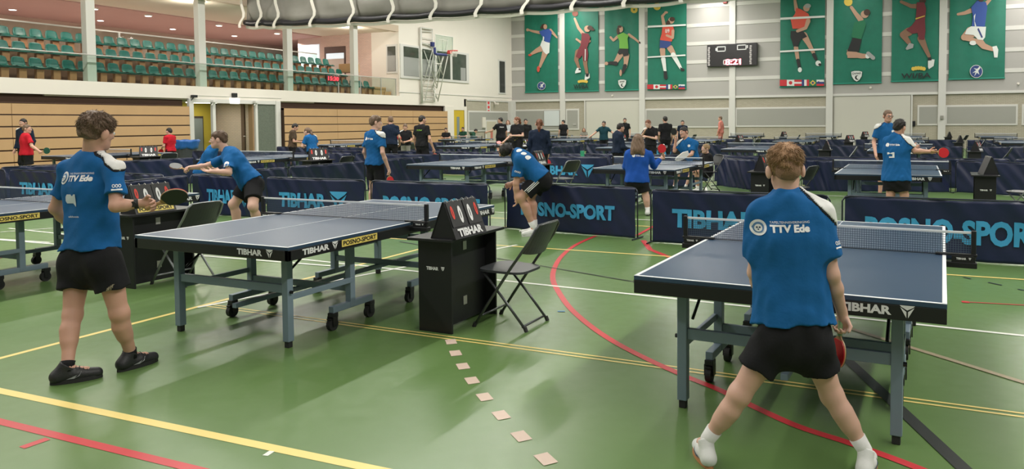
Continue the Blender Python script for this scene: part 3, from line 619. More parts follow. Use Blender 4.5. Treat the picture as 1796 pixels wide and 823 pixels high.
def wyba(b, x, y, w_):
    for k_ in range(5): b.disc(x+w_*(-.12+.12*k_), y-w_*(.30+.05*math.sin(PI*(k_+.5)/5)), w_*.09, 'yellow', name='ball_logo')
    b.text('WI/BA', x, y, w_*.0086, .30, 'black')
CO = lambda x: x
# 1 handball woman in blue
b = Ban(921, 979, 20, 162, 'green banner with a leaping woman in blue shirt and white shorts, leftmost of the eight', (910, 0), 4.575)
b.chain([(168, 262, 12), (110, 250, 9), (80, 240, 7)], 'skin'); b.disc(72, 240, 12, 'skin'); b.chain([(255, 245, 14), (285, 275, 10), (308, 302, 6)], 'skin')
b.chain([(195, 385, 26), (150, 405, 18), (105, 432, 10)], 'skin'); b.disc(92, 442, 14, 'orange', 9); b.chain([(215, 420, 24), (195, 475, 16), (172, 535, 10)], 'skin'); b.disc(160, 555, 12, 'orange', 24)
b.poly([(190, 325), (252, 345), (248, 425), (225, 438), (200, 415), (185, 380), (175, 365)], 'white'); b.poly([(165, 255), (200, 240), (245, 232), (268, 258), (262, 300), (250, 345), (215, 335), (195, 300)], 'blue')
b.disc(205, 212, 22, 'hair', 20); b.disc(216, 216, 15, 'skin', 20); b.disc(187, 222, 10, 'hair'); b.poly([(205, 330), (190, 352), (200, 290), (208, 300)], 'white')
round_logo(b, 186, 690, 33); b.done()
# 2 basketball woman in maroon
b = Ban(990, 1050, 17, 160.5, 'green banner with a basketball woman in maroon lifting a ball, second from the left', (910, 0), 4.575)
b.disc(453, 108, 24, 'ball'); b.chain([(525, 280, 14), (480, 225, 11), (450, 150, 8)], 'skin'); b.chain([(565, 330, 13), (520, 355, 10), (465, 315, 8)], 'skin')
b.chain([(480, 420, 26), (462, 480, 16), (485, 545, 10)], 'skind'); b.chain([(535, 440, 24), (535, 510, 16), (550, 590, 11)], 'skind')
b.poly([(470, 545), (500, 548), (500, 580), (455, 590), (455, 575)], 'white'); b.poly([(535, 600), (570, 590), (572, 625), (540, 645), (530, 640)], 'white'); b.poly([(485, 548), (502, 552), (498, 565), (480, 562)], 'black'); b.poly([(540, 590), (568, 592), (560, 618), (540, 615)], 'black')
b.poly([(490, 375), (550, 375), (560, 430), (553, 490), (520, 492), (515, 440), (490, 470), (460, 455), (475, 410)], 'maroon'); b.poly([(508, 265), (560, 270), (578, 300), (555, 375), (495, 378), (505, 320)], 'maroon')
b.disc(553, 232, 24, 'skin', 26); b.disc(575, 225, 22, 'hair', 18); b.disc(597, 238, 14, 'hair', 10); b.poly([(535, 395), (541, 395), (539, 488), (533, 488)], 'white')
wyba(b, 503, 695, 125); b.done()
# 3 volleyball woman in lime
b = Ban(1061, 1125, 12, 158.8, 'green banner with a woman in lime shirt and black shorts striking a yellow ball', (1050, 0), 4.575)
b.disc(286, 78, 28, 'yellow'); b.disc(286, 78, 8, 'dgreen'); b.chain([(245, 280, 12), (290, 310, 9), (332, 345, 7)], 'skin'); b.chain([(160, 290, 12), (120, 325, 9), (98, 300, 9)], 'skin')
b.chain([(175, 440, 24), (145, 490, 17), (125, 510, 13)], 'skin'); b.chain([(140, 510, 17), (100, 505, 12), (70, 510, 10)], 'black'); b.disc(65, 510, 14, 'skin', 14); b.chain([(225, 445, 24), (222, 500, 17), (215, 540, 14)], 'skin'); b.chain([(215, 530, 16), (198, 580, 11)], 'black'); b.disc(180, 585, 10, 'skin', 26)
b.poly([(170, 390), (240, 392), (245, 445), (205, 455), (195, 430), (170, 440), (155, 425)], 'black'); b.poly([(150, 285), (200, 262), (245, 285), (235, 310), (242, 392), (170, 390), (170, 330)], 'lime')
b.disc(180, 235, 20, 'skin', 26); b.disc(160, 250, 12, 'hair', 30); b.disc(172, 215, 16, 'hair', 10); shield(b, 193, 675, 68, 74); b.done()
# 4 volleyball woman in orange, white net tapes
b = Ban(1136, 1204, 4, 157.2, 'green banner with a woman in orange smashing over white net tapes, left of the scoreboard', (1050, 0), 4.575)
b.disc(470, 52, 30, 'yellow'); b.disc(470, 52, 9, 'dgreen'); b.chain([(525, 195, 14), (512, 130, 10), (535, 105, 8)], 'skin'); b.disc(543, 100, 15, 'skin', 10)
b.disc(585, 165, 24, 'skin', 26); b.disc(592, 155, 22, 'hair', 18); b.disc(560, 190, 16, 'hair', 26)
b.chain([(575, 385, 24), (600, 425, 18), (612, 450, 15)], 'skin'); b.chain([(600, 440, 19), (635, 500, 15), (660, 545, 11)], 'white'); b.poly([(655, 540), (690, 555), (692, 570), (665, 572)], 'black'); b.chain([(515, 400, 22), (520, 465, 17)], 'skin'); b.chain([(522, 475, 18), (530, 530, 14), (537, 575, 11)], 'white'); b.poly([(525, 570), (550, 572), (558, 630), (538, 640), (526, 625)], 'black')
b.poly([(495, 325), (580, 325), (585, 360), (545, 388), (492, 385)], 'shorts'); b.poly([(515, 215), (600, 215), (612, 250), (590, 335), (495, 322), (510, 270)], 'orange'); b.chain([(600, 250, 12), (598, 305, 10), (550, 285, 9)], 'skin')
b.poly([(398, 208), (704, 195), (704, 208), (398, 224)], 'white', 'net_tape_print'); b.poly([(394, 455), (700, 438), (700, 450), (394, 466)], 'white', 'net_tape_print'); b.text('0/9', 555, 250, .28, .25, 'white'); flags(b, 394, 697, 679, 716); b.done()
# 5 volleyball man in orange
b = Ban(1368, 1446, -12, 152.5, 'green banner with a man in orange shirt behind white net tapes, right of the scoreboard', (1350, 0), 4.571)
b.chain([(215, 80, 16), (205, 20, 12), (200, -20, 10)], 'skin'); b.disc(295, 65, 26, 'skin', 28); b.disc(305, 48, 26, 'grey', 18)
b.chain([(205, 300, 34), (210, 360, 22)], 'black'); b.chain([(212, 385, 18), (225, 470, 14)], 'skin'); b.chain([(228, 485, 14), (238, 540, 12)], 'black'); b.disc(243, 560, 16, 'white', 20)
b.chain([(275, 285, 28), (310, 345, 20), (350, 420, 14)], 'skin'); b.chain([(355, 440, 15), (372, 475, 12)], 'black'); b.disc(390, 508, 22, 'white', 22); b.disc(402, 518, 12, 'black', 10)
b.poly([(170, 250), (270, 250), (300, 295), (250, 318), (225, 375), (195, 372), (168, 300)], 'black'); b.poly([(215, 65), (250, 75), (310, 110), (328, 150), (300, 230), (185, 232), (170, 160), (205, 110)], 'orange'); b.chain([(310, 170, 18), (290, 225, 13), (225, 250, 12)], 'skin')
b.poly([(87, 143), (443, 126), (443, 142), (87, 161)], 'white', 'net_tape_print'); b.poly([(83, 408), (440, 388), (440, 402), (83, 422)], 'white', 'net_tape_print'); flags(b, 80, 437, 640, 690); b.done()
# 6 kneeling man in green
b = Ban(1461, 1546, -20, 146.5, 'green banner with a kneeling man in dark green shirt catching a yellow ball', (1350, 0), 4.571)
b.disc(630, 15, 34, 'yellow'); b.chain([(730, 160, 22), (690, 110, 16), (655, 60, 13)], 'skin'); b.disc(762, 115, 32, 'skin', 30); b.disc(780, 100, 26, 'hair', 26)
b.chain([(640, 430, 24), (740, 450, 20), (800, 450, 14)], 'skin'); b.disc(785, 450, 18, 'white', 20); b.chain([(790, 430, 16), (830, 465, 16)], 'grey'); b.poly([(620, 400), (700, 410), (700, 465), (625, 465)], 'skin')
b.poly([(665, 305), (738, 310), (715, 418), (622, 412)], 'black'); b.poly([(680, 180), (760, 160), (772, 200), (735, 315), (655, 300), (665, 240)], 'dgreen'); shield(b, 698, 612, 92, 90); b.done()
# 7 basketball man in maroon
b = Ban(1563, 1649, -25, 142.5, 'green banner with a basketball man in maroon driving upward, second from the right', (1550, 0), 4.573)
b.chain([(300, 50, 22), (220, 50, 16), (140, 15, 12)], 'skind'); b.disc(312, 8, 26, 'hair', 24); b.chain([(200, 255, 34), (155, 280, 26), (200, 340, 18)], 'skind'); b.chain([(300, 310, 30), (330, 380, 20), (362, 450, 14)], 'skind')
b.poly([(205, 345), (240, 355), (235, 385), (185, 402), (175, 390)], 'grey'); b.poly([(355, 475), (408, 478), (400, 530), (362, 555), (355, 540)], 'white'); b.poly([(355, 462), (382, 460), (384, 485), (355, 488)], 'black')
b.poly([(255, 165), (330, 165), (335, 250), (325, 318), (285, 318), (270, 265), (230, 272), (180, 240), (225, 205)], 'maroon'); b.poly([(265, 20), (325, 20), (340, 70), (330, 170), (255, 170), (262, 80)], 'maroon'); b.poly([(255, 148), (330, 125), (330, 132), (255, 158)], 'yellow')
wyba(b, 258, 608, 175); b.done()
# 8 handball man in blue
b = Ban(1664, 1762, -30, 138.5, 'green banner with a running man in blue shirt and white shorts, rightmost of the eight', (1550, 0), 4.573)
b.chain([(715, 80, 20), (650, 105, 14), (595, 115, 10)], 'skin'); b.chain([(820, 30, 16), (850, 0, 12), (870, -30, 10)], 'skin'); b.chain([(700, 260, 46), (645, 300, 26)], 'skin'); b.chain([(650, 305, 20), (730, 325, 16)], 'skin'); b.disc(715, 345, 28, 'white', 18); b.chain([(765, 330, 30), (800, 370, 24), (870, 395, 16)], 'skin'); b.poly([(870, 375), (905, 368), (918, 400), (912, 462), (885, 462), (880, 420)], 'white')
b.poly([(700, 212), (820, 215), (812, 300), (795, 322), (755, 318), (720, 282), (650, 275), (665, 235)], 'white'); b.poly([(700, 60), (750, 5), (820, 20), (830, 60), (810, 215), (705, 212), (715, 130)], 'blue'); b.poly([(760, 225), (795, 300), (783, 305), (750, 235)], 'navy'); b.poly([(722, 130), (735, 110), (728, 170), (742, 212), (730, 212)], 'white'); b.disc(780, -5, 24, 'hair', 22)
round_logo(b, 741, 574, 52); b.done()

# ------------------------------------------------------------------ score display on the far wall
sx0, sx1 = at_y(1240, 95, YF-.3)[0], at_y(1328, 95, YF-.3)[0]; sz0 = at_y(1284, 116, YF-.3)[2]; sz1 = at_y(1284, 77, YF-.3)[2]
sc = thing('electronic_scoreboard', 'black electronic scoreboard with red digits on the far wall between the banners', 'scoreboard', ((sx0+sx1)/2, YF-.32, sz0))
sw, sh = (sx1-sx0)/2, sz1-sz0
MB().bbox(-sw, sw, 0, .22, 0, sh, .02).build('case', mat('score_case', (.016, .014, .016), .4), sc)
cp = lambda a, b_: (-sw+(a-240)/1030*2*sw, (700-b_)/500*sh-.04)
mb = MB()
for (a0, b0, a1, b1) in ((448, 232, 632, 348), (865, 215, 1055, 330), (580, 535, 915, 652)):
    p0 = cp(a0, b0); p1 = cp(a1, b1)
    for q0, q1, q2, q3 in ((p0[0], p1[0], p0[1]-.05, p0[1]), (p0[0], p1[0], p1[1], p1[1]+.05), (p0[0], p0[0]+.05, p1[1], p0[1]), (p1[0]-.05, p1[0], p1[1], p0[1])): mb.box(q0, q1, -.012, 0, q2, q3)
for (a0, b0) in ((432, 295), (1075, 262)): p0 = cp(a0, b0); mb.box(p0[0]-.03, p0[0]+.03, -.012, 0, p0[1]-.09, p0[1]+.09)
mb.build('frame_lines', M_txtw, sc)
mb = MB()
for a0 in (285, 1142):
    for k_ in range(9): p0 = cp(a0-(k_ % 2)*6, 255+k_*48); mb.box(p0[0]-.06, p0[0]+.06, -.012, 0, p0[1]-.055, p0[1]+.055)
mb.build('player_labels', mat('score_small', (.45, .42, .42), .5), sc)
c0 = cp(785, 592); p0 = cp(600, 545); p1 = cp(905, 645); MB().box(p0[0], p1[0], -.006, 0, p1[1], p0[1]).build('display_window', mat('display_red_glass', (.16, .01, .015), .3), sc)
text_obj('8:21', .98, .36, lambda x, z: (c0[0]+x, -.02, c0[1]+z), mat('led_hot', (1, .2, .2), .5, emit=((1, .16, .2), 9)), sc, 'digits', bold=.03)
# small red lamp at top
p = at_y(1272, 2, YF-.1); o = MB().bbox(p[0]-.12, p[0]+.12, YF-.2, YF-.05, p[2]-.15, p[2]+.25, .02).build('alarm_lamp', mat('alarm_red', (.35, .03, .03), .4)); tag(o, 'small dark red lamp high on the far wall above the scoreboard', 'lamp')

# ------------------------------------------------------------------ raised divider curtain
cur = thing('divider_curtain', 'raised grey divider curtain with black bottom roll hanging across the hall', 'curtain', (0, 0, 0))
YC = 23.0
us = [430, 460, 490, 553, 621, 690, 764, 843, 924, 1011, 1102]; vs = [39.5, 39.5, 39.5, 37, 33.5, 29.5, 24.5, 19, 13.5, 7, .5]
SP = [at_y(u, v, YC) for u, v in zip(us, vs)]
for k_ in range(1, 9): SP.append(np.array([SP[10][0]+1.93*k_, YC, SP[10][2]+.01*k_]))
SP = [np.array([p[0], YC, p[2]+.0]) for p in SP]
pts = []
for i in range(len(SP)-1):
    for k_ in range(6): t = k_/6; p = SP[i]*(1-t)+SP[i+1]*t; p = p.copy(); p[2] -= .05*math.sin(PI*t); pts.append(p)
pts.append(SP[-1])
MB().tube([tuple(p) for p in pts], .115, 12).build('bottom_roll', mat('curtain_black', (.018, .017, .022), .45, bump=(6, .3)), cur, smooth=True)
mb = MB(); nz = 18; rowsv = []
for i, p in enumerate(pts):
    t = (i % 6)/6
    for j in range(nz+1):
        z = p[2]+.08+(9.85-p[2])*j/nz; bul = math.sin(PI*t)*(.16*math.exp(-((z-p[2]-.5)/.5)**2)+.10*math.sin(z*5+i*.3))
        mb.v.append((p[0], YC+.12-bul+.03*math.sin(i*1.7+z*3), z))
for i in range(len(pts)-1):
    for j in range(nz): a = i*(nz+1)+j; mb.f.append((a, a+nz+1, a+nz+2, a+1))
o = mb.build('curtain_fabric', mat('curtain_grey', (.235, .225, .20), .75, bump=(3, .5), var=(1.2, .15)), cur, smooth=True); sm = o.modifiers.new('thickness', 'SOLIDIFY'); sm.thickness = .02
mb = MB()
for a_, b_ in zip(pts[:-1], pts[1:]): mb.add([tuple(a_+[0, .02, -.13]), tuple(b_+[0, .02, -.13]), tuple(b_+[0, .03, -.24]), tuple(a_+[0, .03, -.24]), tuple(a_+[0, .05, -.13]), tuple(b_+[0, .05, -.13]), tuple(b_+[0, .06, -.24]), tuple(a_+[0, .06, -.24])], [(0,1,2,3),(7,6,5,4),(3,2,6,7)])
mb.build('lower_flap', mat('flap_pale', (.50, .50, .42), .7), cur)
for i, p in enumerate(SP):
    mb = MB(); prof = [(-.02, 4.0), (0, 2.2), (.0, 1.0), (.03, .75), (.17, .35), (.15, .19), (-.02, .02), (-.10, -.12), (-.08, -.24)]
    if p[2]+4 > 9.8: prof[0] = (-.02, 9.8-p[2])
    for dx, dz in prof: 
        for ddy, s_ in ((0, 1), (.02, 1)):
            mb.v += [(p[0]+dx-.07, YC-.22+ddy, p[2]+dz), (p[0]+dx+.07, YC-.22+ddy, p[2]+dz)]
    for j in range(len(prof)-1): a = j*4; mb.f += [(a, a+1, a+5, a+4), (a+2, a+6, a+7, a+3), (a, a+4, a+6, a+2), (a+1, a+3, a+7, a+5)]
    mb.build('strap', mat('strap_white', (.72, .68, .62), .6), cur)
# ------------------------------------------------------------------ table tennis tables
def net_mat():
    m = bpy.data.materials.new('net_mesh'); m.use_nodes = True; nt = m.node_tree; nt.nodes.clear()
    out = nt.nodes.new('ShaderNodeOutputMaterial'); mix = nt.nodes.new('ShaderNodeMixShader'); tr = nt.nodes.new('ShaderNodeBsdfTransparent'); df = nt.nodes.new('ShaderNodeBsdfDiffuse'); df.inputs[0].default_value = (.10, .13, .17, 1)
    tc = nt.nodes.new('ShaderNodeTexCoord'); sp = nt.nodes.new('ShaderNodeSeparateXYZ'); nt.links.new(tc.outputs['Object'], sp.inputs[0])
    last = None
    for ax in (0, 2):
        mu = nt.nodes.new('ShaderNodeMath'); mu.operation = 'MULTIPLY'; mu.inputs[1].default_value = 70; nt.links.new(sp.outputs[ax], mu.inputs[0])
        fr = nt.nodes.new('ShaderNodeMath'); fr.operation = 'FRACT'; nt.links.new(mu.outputs[0], fr.inputs[0])
        lt = nt.nodes.new('ShaderNodeMath'); lt.operation = 'LESS_THAN'; lt.inputs[1].default_value = .2; nt.links.new(fr.outputs[0], lt.inputs[0])
        if last is None: last = lt
        else:
            mx = nt.nodes.new('ShaderNodeMath'); mx.operation = 'MAXIMUM'; nt.links.new(last.outputs[0], mx.inputs[0]); nt.links.new(lt.outputs[0], mx.inputs[1]); last = mx
    nt.links.new(last.outputs[0], mix.inputs[0]); nt.links.new(tr.outputs[0], mix.inputs[1]); nt.links.new(df.outputs[0], mix.inputs[2]); nt.links.new(mix.outputs[0], out.inputs[0]); return m
M_net = net_mat()
TW, TL = 1.525/2, 1.37
def make_table():
    t = thing('table_tennis_table', 'x', 'table')
    for s in (-1, 1): MB().bbox(-TW, TW, (.003 if s > 0 else -TL), (TL if s > 0 else -.003), .737, .76, .003).build('table_top', M_top, t)
    ln = MB(); e = .0015
    for s in (-1, 1): ln.box(s*TW-(.02 if s > 0 else 0), s*TW+(.02 if s < 0 else 0), -TL, TL, .760, .760+e); ln.box(-TW, TW, s*TL-(.02 if s > 0 else 0), s*TL+(.02 if s < 0 else 0), .760, .760+e)
    ln.build('edge_line', M_line, t); MB().box(-.0025, .0025, -TL+.02, TL-.02, .760, .760+e).build('centre_line', M_line, t)
    fr = MB(); a0, a1 = .665, .737
    for s in (-1, 1):
        fr.bbox(s*TW-(.03 if s > 0 else 0), s*TW+(.03 if s < 0 else 0), -TL, TL, a0, a1, .003); fr.bbox(-TW, TW, s*TL-(.03 if s > 0 else 0), s*TL+(.03 if s < 0 else 0), a0, a1, .003); fr.box(-TW+.03, TW-.03, s*.03-.015, s*.03+.015, a0, a1)
    fr.build('side_apron', M_black, t)
    lx, ly, q = .548, 1.17, .0275
    for sx in (-1, 1):
        for sy in (-1, 1):
            l = MB().bbox(sx*lx-q, sx*lx+q, sy*ly-q, sy*ly+q, .045, .70, .004).build('leg', M_steel, t)
            MB().bbox(sx*lx-.02, sx*lx+.02, sy*ly-.02, sy*ly+.02, .0, .05, .004).build('rubber_foot', M_rubber, l)
            MB().cyl((sx*lx-.05*sx, sy*ly, .40), (sx*lx+.045*sx, sy*ly, .40), .012, 8).build('bolt', M_blackm, l)
            p = MB().bbox(sx*.53-q, sx*.53+q, sy*.5-q, sy*.5+q, .14, .70, .004).build('inner_post', M_steel, t)
            bm_ = MB().bbox(sx*.53-.024, sx*.53+.024, sy*.26, sy*.72, .135, .185, .004).build('wheel_beam', M_steel, t) if sy > 0 else MB().bbox(sx*.53-.024, sx*.53+.024, -.72, -.26, .135, .185, .004).build('wheel_beam', M_steel, t)
            for yy in (.27, .70):
                w = MB(); c = (sx*.53, sy*yy)
                w.bbox(c[0]-.028, c[0]+.028, c[1]-.03, c[1]+.03, .10, .137, .005); w.box(c[0]-.03, c[0]-.022, c[1]-.03, c[1]+.02, .04, .11); w.box(c[0]+.022, c[0]+.03, c[1]-.03, c[1]+.02, .04, .11)
                cst = w.build('caster_fork', M_black, t); MB().cyl((c[0]-.018, c[1]-.01, .048), (c[0]+.018, c[1]-.01, .048), .048, 20).build('wheel', M_rubber, cst)
                if yy > .5: MB().bbox(c[0]-.02, c[0]+.02, c[1]+sy*.03-.02, c[1]+sy*.03+.035, .085, .10, .004).build('brake', M_blackm, cst)
    for sy in (-1, 1):
        MB().bbox(-lx+q, lx-q, sy*ly-.015, sy*ly+.015, .39, .45, .003).build('end_rail', M_steel, t)
        MB().bbox(-.53, .53, sy*.5-.015, sy*.5+.015, .26, .31, .003).build('inner_rail', M_steel, t)
        for sx in (-1, 1):
            MB().bbox(sx*.548-.012, sx*.548+.012, *sorted((sy*.5, sy*(ly-q))), .335, .375, .003).build('side_rail', M_steel, t)
            MB().tube([(sx*.50, sy*(ly-.02), .50), (sx*.50, sy*(ly-.33), .70)], .009, 6).build('brace', M_blackm, t)
    MB().bbox(-.02, .02, -1.15, 1.15, .225, .26, .003).build('centre_beam', M_steel, t)
    # net
    nt = MB().add([(-TW-.14, 0, .765), (TW+.14, 0, .765), (TW+.14, 0, .9), (-TW-.14, 0, .9)], [(0, 1, 2, 3)]).build('net', M_net, t)
    MB().bbox(-TW-.14, TW+.14, -.004, .004, .897, .9125, .002).build('top_tape', M_line, nt)
    MB().box(-TW-.14, TW+.14, -.002, .002, .763, .768).build('bottom_tape', M_blackm, nt)
    for s in (-1, 1):
        x = s*(TW+.15); MB().bbox(x-.014, x+.014, -.016, .016, .74, .918, .004).build('net_post', M_black, nt)
        cl = MB().bbox(*sorted((s*(TW-.06), s*(TW+.17))), -.02, .02, .762, .775, .003).bbox(*sorted((s*(TW-.02), s*(TW+.17))), -.03, .03, .69, .725, .004).bbox(*sorted((s*(TW+.03), s*(TW+.15))), -.028, -.02, .695, .765, .003).bbox(*sorted((s*(TW+.12), s*(TW+.16))), -.02, .02, .69, .76, .004)
        cl.cyl((s*(TW-.03), 0, .62), (s*(TW-.03), 0, .69), .008, 8).cyl((s*(TW-.03), 0, .615), (s*(TW-.03), 0, .63), .02, 10).build('clamp', M_black, nt)
        xc = s*(TW+.095)
        text_obj('TIBHAR', .055, .013, lambda x_, z_: (xc-.012+x_, -.0295, .748+z_), M_txtw, nt, 'clamp_lettering', .04)
        text_obj('SMASH', .045, .010, lambda x_, z_: (xc-.012+x_, -.0295, .715+z_), M_txtw, nt, 'clamp_lettering', .0, .2)
        polys_obj(tri_at(xc+.035, .748, .016), lambda x_, z_: (x_, -.0295, z_), M_txtw, nt, 'clamp_logo')
    # lettering on both short ends (right part) and both long sides
    for s in (-1, 1):
        ex = (TW-.30 if s < 0 else -(TW-.30)); f = lambda x_, z_, s=s, ex=ex: (ex-s*x_, s*(TL+.002), .708+z_)
        text_obj('TIBHAR', .235, .042, lambda x_, z_: f(x_-.05, z_), M_txtw, t, 'end_lettering', .045)
        polys_obj(tri_at(.135, 0, .065), f, M_txtw, t, 'end_logo')
        for e_ in (-1, 1):
            cy = -.92*e_ if s > 0 else .92*e_
            # along side s: reading direction +y for s=+1, -y for s=-1
            g_ = lambda y_, z_, s=s, cy=cy: (s*(TW+.002), cy*1+s*y_, .708+z_)
            d = 0 if e_ > 0 else 0
            text_obj('TIBHAR', .26, .042, lambda x_, z_: g_(x_+(-.19 if e_ > 0 else .22), z_), M_txtw, t, 'side_lettering', .045)
            polys_obj(tri_at((.0 if e_ > 0 else .42), 0, .065), g_, M_txtw, t, 'side_logo')
            cx = .27 if e_ > 0 else -.13
            pl = MB().add([g_(cx-.2, -.026), g_(cx+.2, -.026), g_(cx+.2, .026), g_(cx-.2, .026)], [(0, 1, 2, 3)]); me_o = pl.build('name_plate', M_yplate, t)
            text_obj('POSNO-SPORT', .37, .034, lambda x_, z_: tuple(np.array(g_(cx+x_, z_))+np.array([s*.0015, 0, 0])), M_txtk, me_o, 'plate_lettering', .03)
    return t
COLS = [-20.7, -14.72, -8.57, -4.50, -.45, 3.6]
NETY = [5.08, 13.56, 23.2, 31.8, 41.6]
rown = ['front row', 'second row', 'third row', 'fourth row', 'row nearest the far wall']
tp = make_table(); used = False
TLAB = {(0, 2): 'blue table tennis table at the left edge behind the boy with the left paddle', (0, 3): 'large blue table tennis table in the left foreground with yellow plate', (0, 4): 'large blue table tennis table in the right foreground, boy standing before it'}
TPOS = {(0, 2): (-8.62, 4.86), (0, 3): (-4.615, 5.06), (0, 4): (-.58, 5.10), (1, 4): (-.39, 13.6), (1, 3): (-4.53, 13.6), (1, 2): (-8.57, 13.5)}
cn = ['nearest the left wall', 'second from the left wall', 'third from the left wall', 'fourth from the left wall', 'fifth from the left wall', 'sixth from the left wall']
TAB = {}
for r in range(5):
    for c in range(6):
        if r == 0 and c not in (2, 3, 4): continue
        if r == 1 and c == 5: continue
        x, y = TPOS.get((r, c), (COLS[c], NETY[r])); rz = {(0, 2): .02, (0, 3): .012, (0, 4): -.03}.get((r, c), (0 if r == 1 else random.uniform(-.02, .02)))
        lb = TLAB.get((r, c), 'blue table tennis table in the %s, %s' % (rown[r], cn[c]))
        if not used: o = tp; o.location = (x, y, 0); o.rotation_euler = (0, 0, rz); o['label'] = lb; used = True
        else: o = dup(tp, (x, y, 0), rz, lb)
        TAB[(r, c)] = o
        if r > 0: o['group'] = 'blue table tennis tables in the rows behind'

# ------------------------------------------------------------------ umpire tables, flip scoreboards, folding chairs
def make_umpire():
    t = thing('umpire_table', 'x', 'umpire table')
    MB().bbox(-.15, .15, -.33, -.312, 0, .705, .002).build('end_panel', M_black, t); MB().bbox(-.15, .15, .312, .33, 0, .705, .002).build('end_panel', M_black, t)
    MB().bbox(.03, .048, -.312, .312, 0.02, .70, .002).build('middle_panel', M_black, t)
    MB().bbox(-.20, .20, -.40, .38, .705, .727, .003).build('top_board', M_black, t)
    [MB().bbox(.048, .054, -.02, .03, z-.035, z+.035, .002).build('hinge', M_rail, t) for z in (.18, .62)]
    text_obj('TIBHAR', .11, .026, lambda x, z: (-.02+x, -.3315, .49+z), M_txtw, t, 'lettering', .045)
    polys_obj(tri_at(.075, .49, .035), lambda x, z: (x, -.3315, z), M_txtw, t, 'logo'); return t
def make_flip(yellow=False):
    t = thing('flip_scoreboard', 'x', 'scoreboard'); hw, hl, H = .115, .215, .275
    mb = MB()
    for s in (-1, 1): mb.add([(s*hw, -hl, 0), (s*hw, hl, 0), (s*.008, hl, H), (s*.008, -hl, H), (s*(hw-.006), -hl, 0), (s*(hw-.006), hl, 0), (0, hl, H), (0, -hl, H)], [(0,1,2,3),(7,6,5,4),(0,4,5,1),(3,2,6,7),(0,3,7,4),(1,5,6,2)])
    mb.add([(-hw, -hl+.004, 0), (hw, -hl+.004, 0), (0, -hl+.004, H), (-hw, -hl+.008, 0), (hw, -hl+.008, 0), (0, -hl+.008, H)], [(0, 1, 2), (5, 4, 3)])
    mb.build('tent_board', M_black, t)
    n = Vector((H, 0, hw-.008)).normalized()
    def face(y, z, off=.002): return (hw+(.008-hw)*z/H+n.x*off, y, z+n.z*off)
    for s in (-1, 1): mbb = MB().add([face(s*.11-.095, .085, .002), face(s*.11+.095, .085, .002), face(s*.11+.095, .268, .002), face(s*.11-.095, .268, .002), face(s*.11-.095, .085, .006), face(s*.11+.095, .085, .006), face(s*.11+.095, .268, .006), face(s*.11-.095, .268, .006)], [(7,6,5,4),(0,1,2,3),(0,4,5,1),(1,5,6,2),(2,6,7,3),(3,7,4,0)]); mbb.build('number_card', mat('card_black', (.02, .02, .02), .5), t)
    for y, wd, hh, m, zc in ((-.16, .034, .10, M_txtr, .19), (-.065, .046, .13, M_txtw, .17), (.065, .046, .13, M_txtw, .17), (.16, .034, .10, M_txtr, .19)):
        text_obj('0', wd, hh, lambda a, b_: face(y+a, zc+b_, .008), m, t, 'digit', .055)
    r = MB(); [r.tube([(.014*math.cos(a_), yy, H-.004+.014*math.sin(a_)) for a_ in np.linspace(0, 2*PI, 9)[:-1]], .0025, 5, closed=True) for yy in (-.18, -.10, -.04, .04, .10, .18)]; r.build('ring', M_rail, t)
    if yellow:
        pl = MB().add([face(-.19, .012, .004), face(.19, .012, .004), face(.19, .062, .004), face(-.19, .062, .004)], [(0, 1, 2, 3)]).build('name_plate', M_yplate, t); text_obj('POSNO-SPORT', .35, .034, lambda a, b_: face(a, .037+b_, .006), M_txtk, pl, 'plate_lettering', .03)
    else: text_obj('TIBHAR', .33, .058, lambda a, b_: face(a, .042+b_, .005), M_txtw, t, 'lettering', .05)
    return t
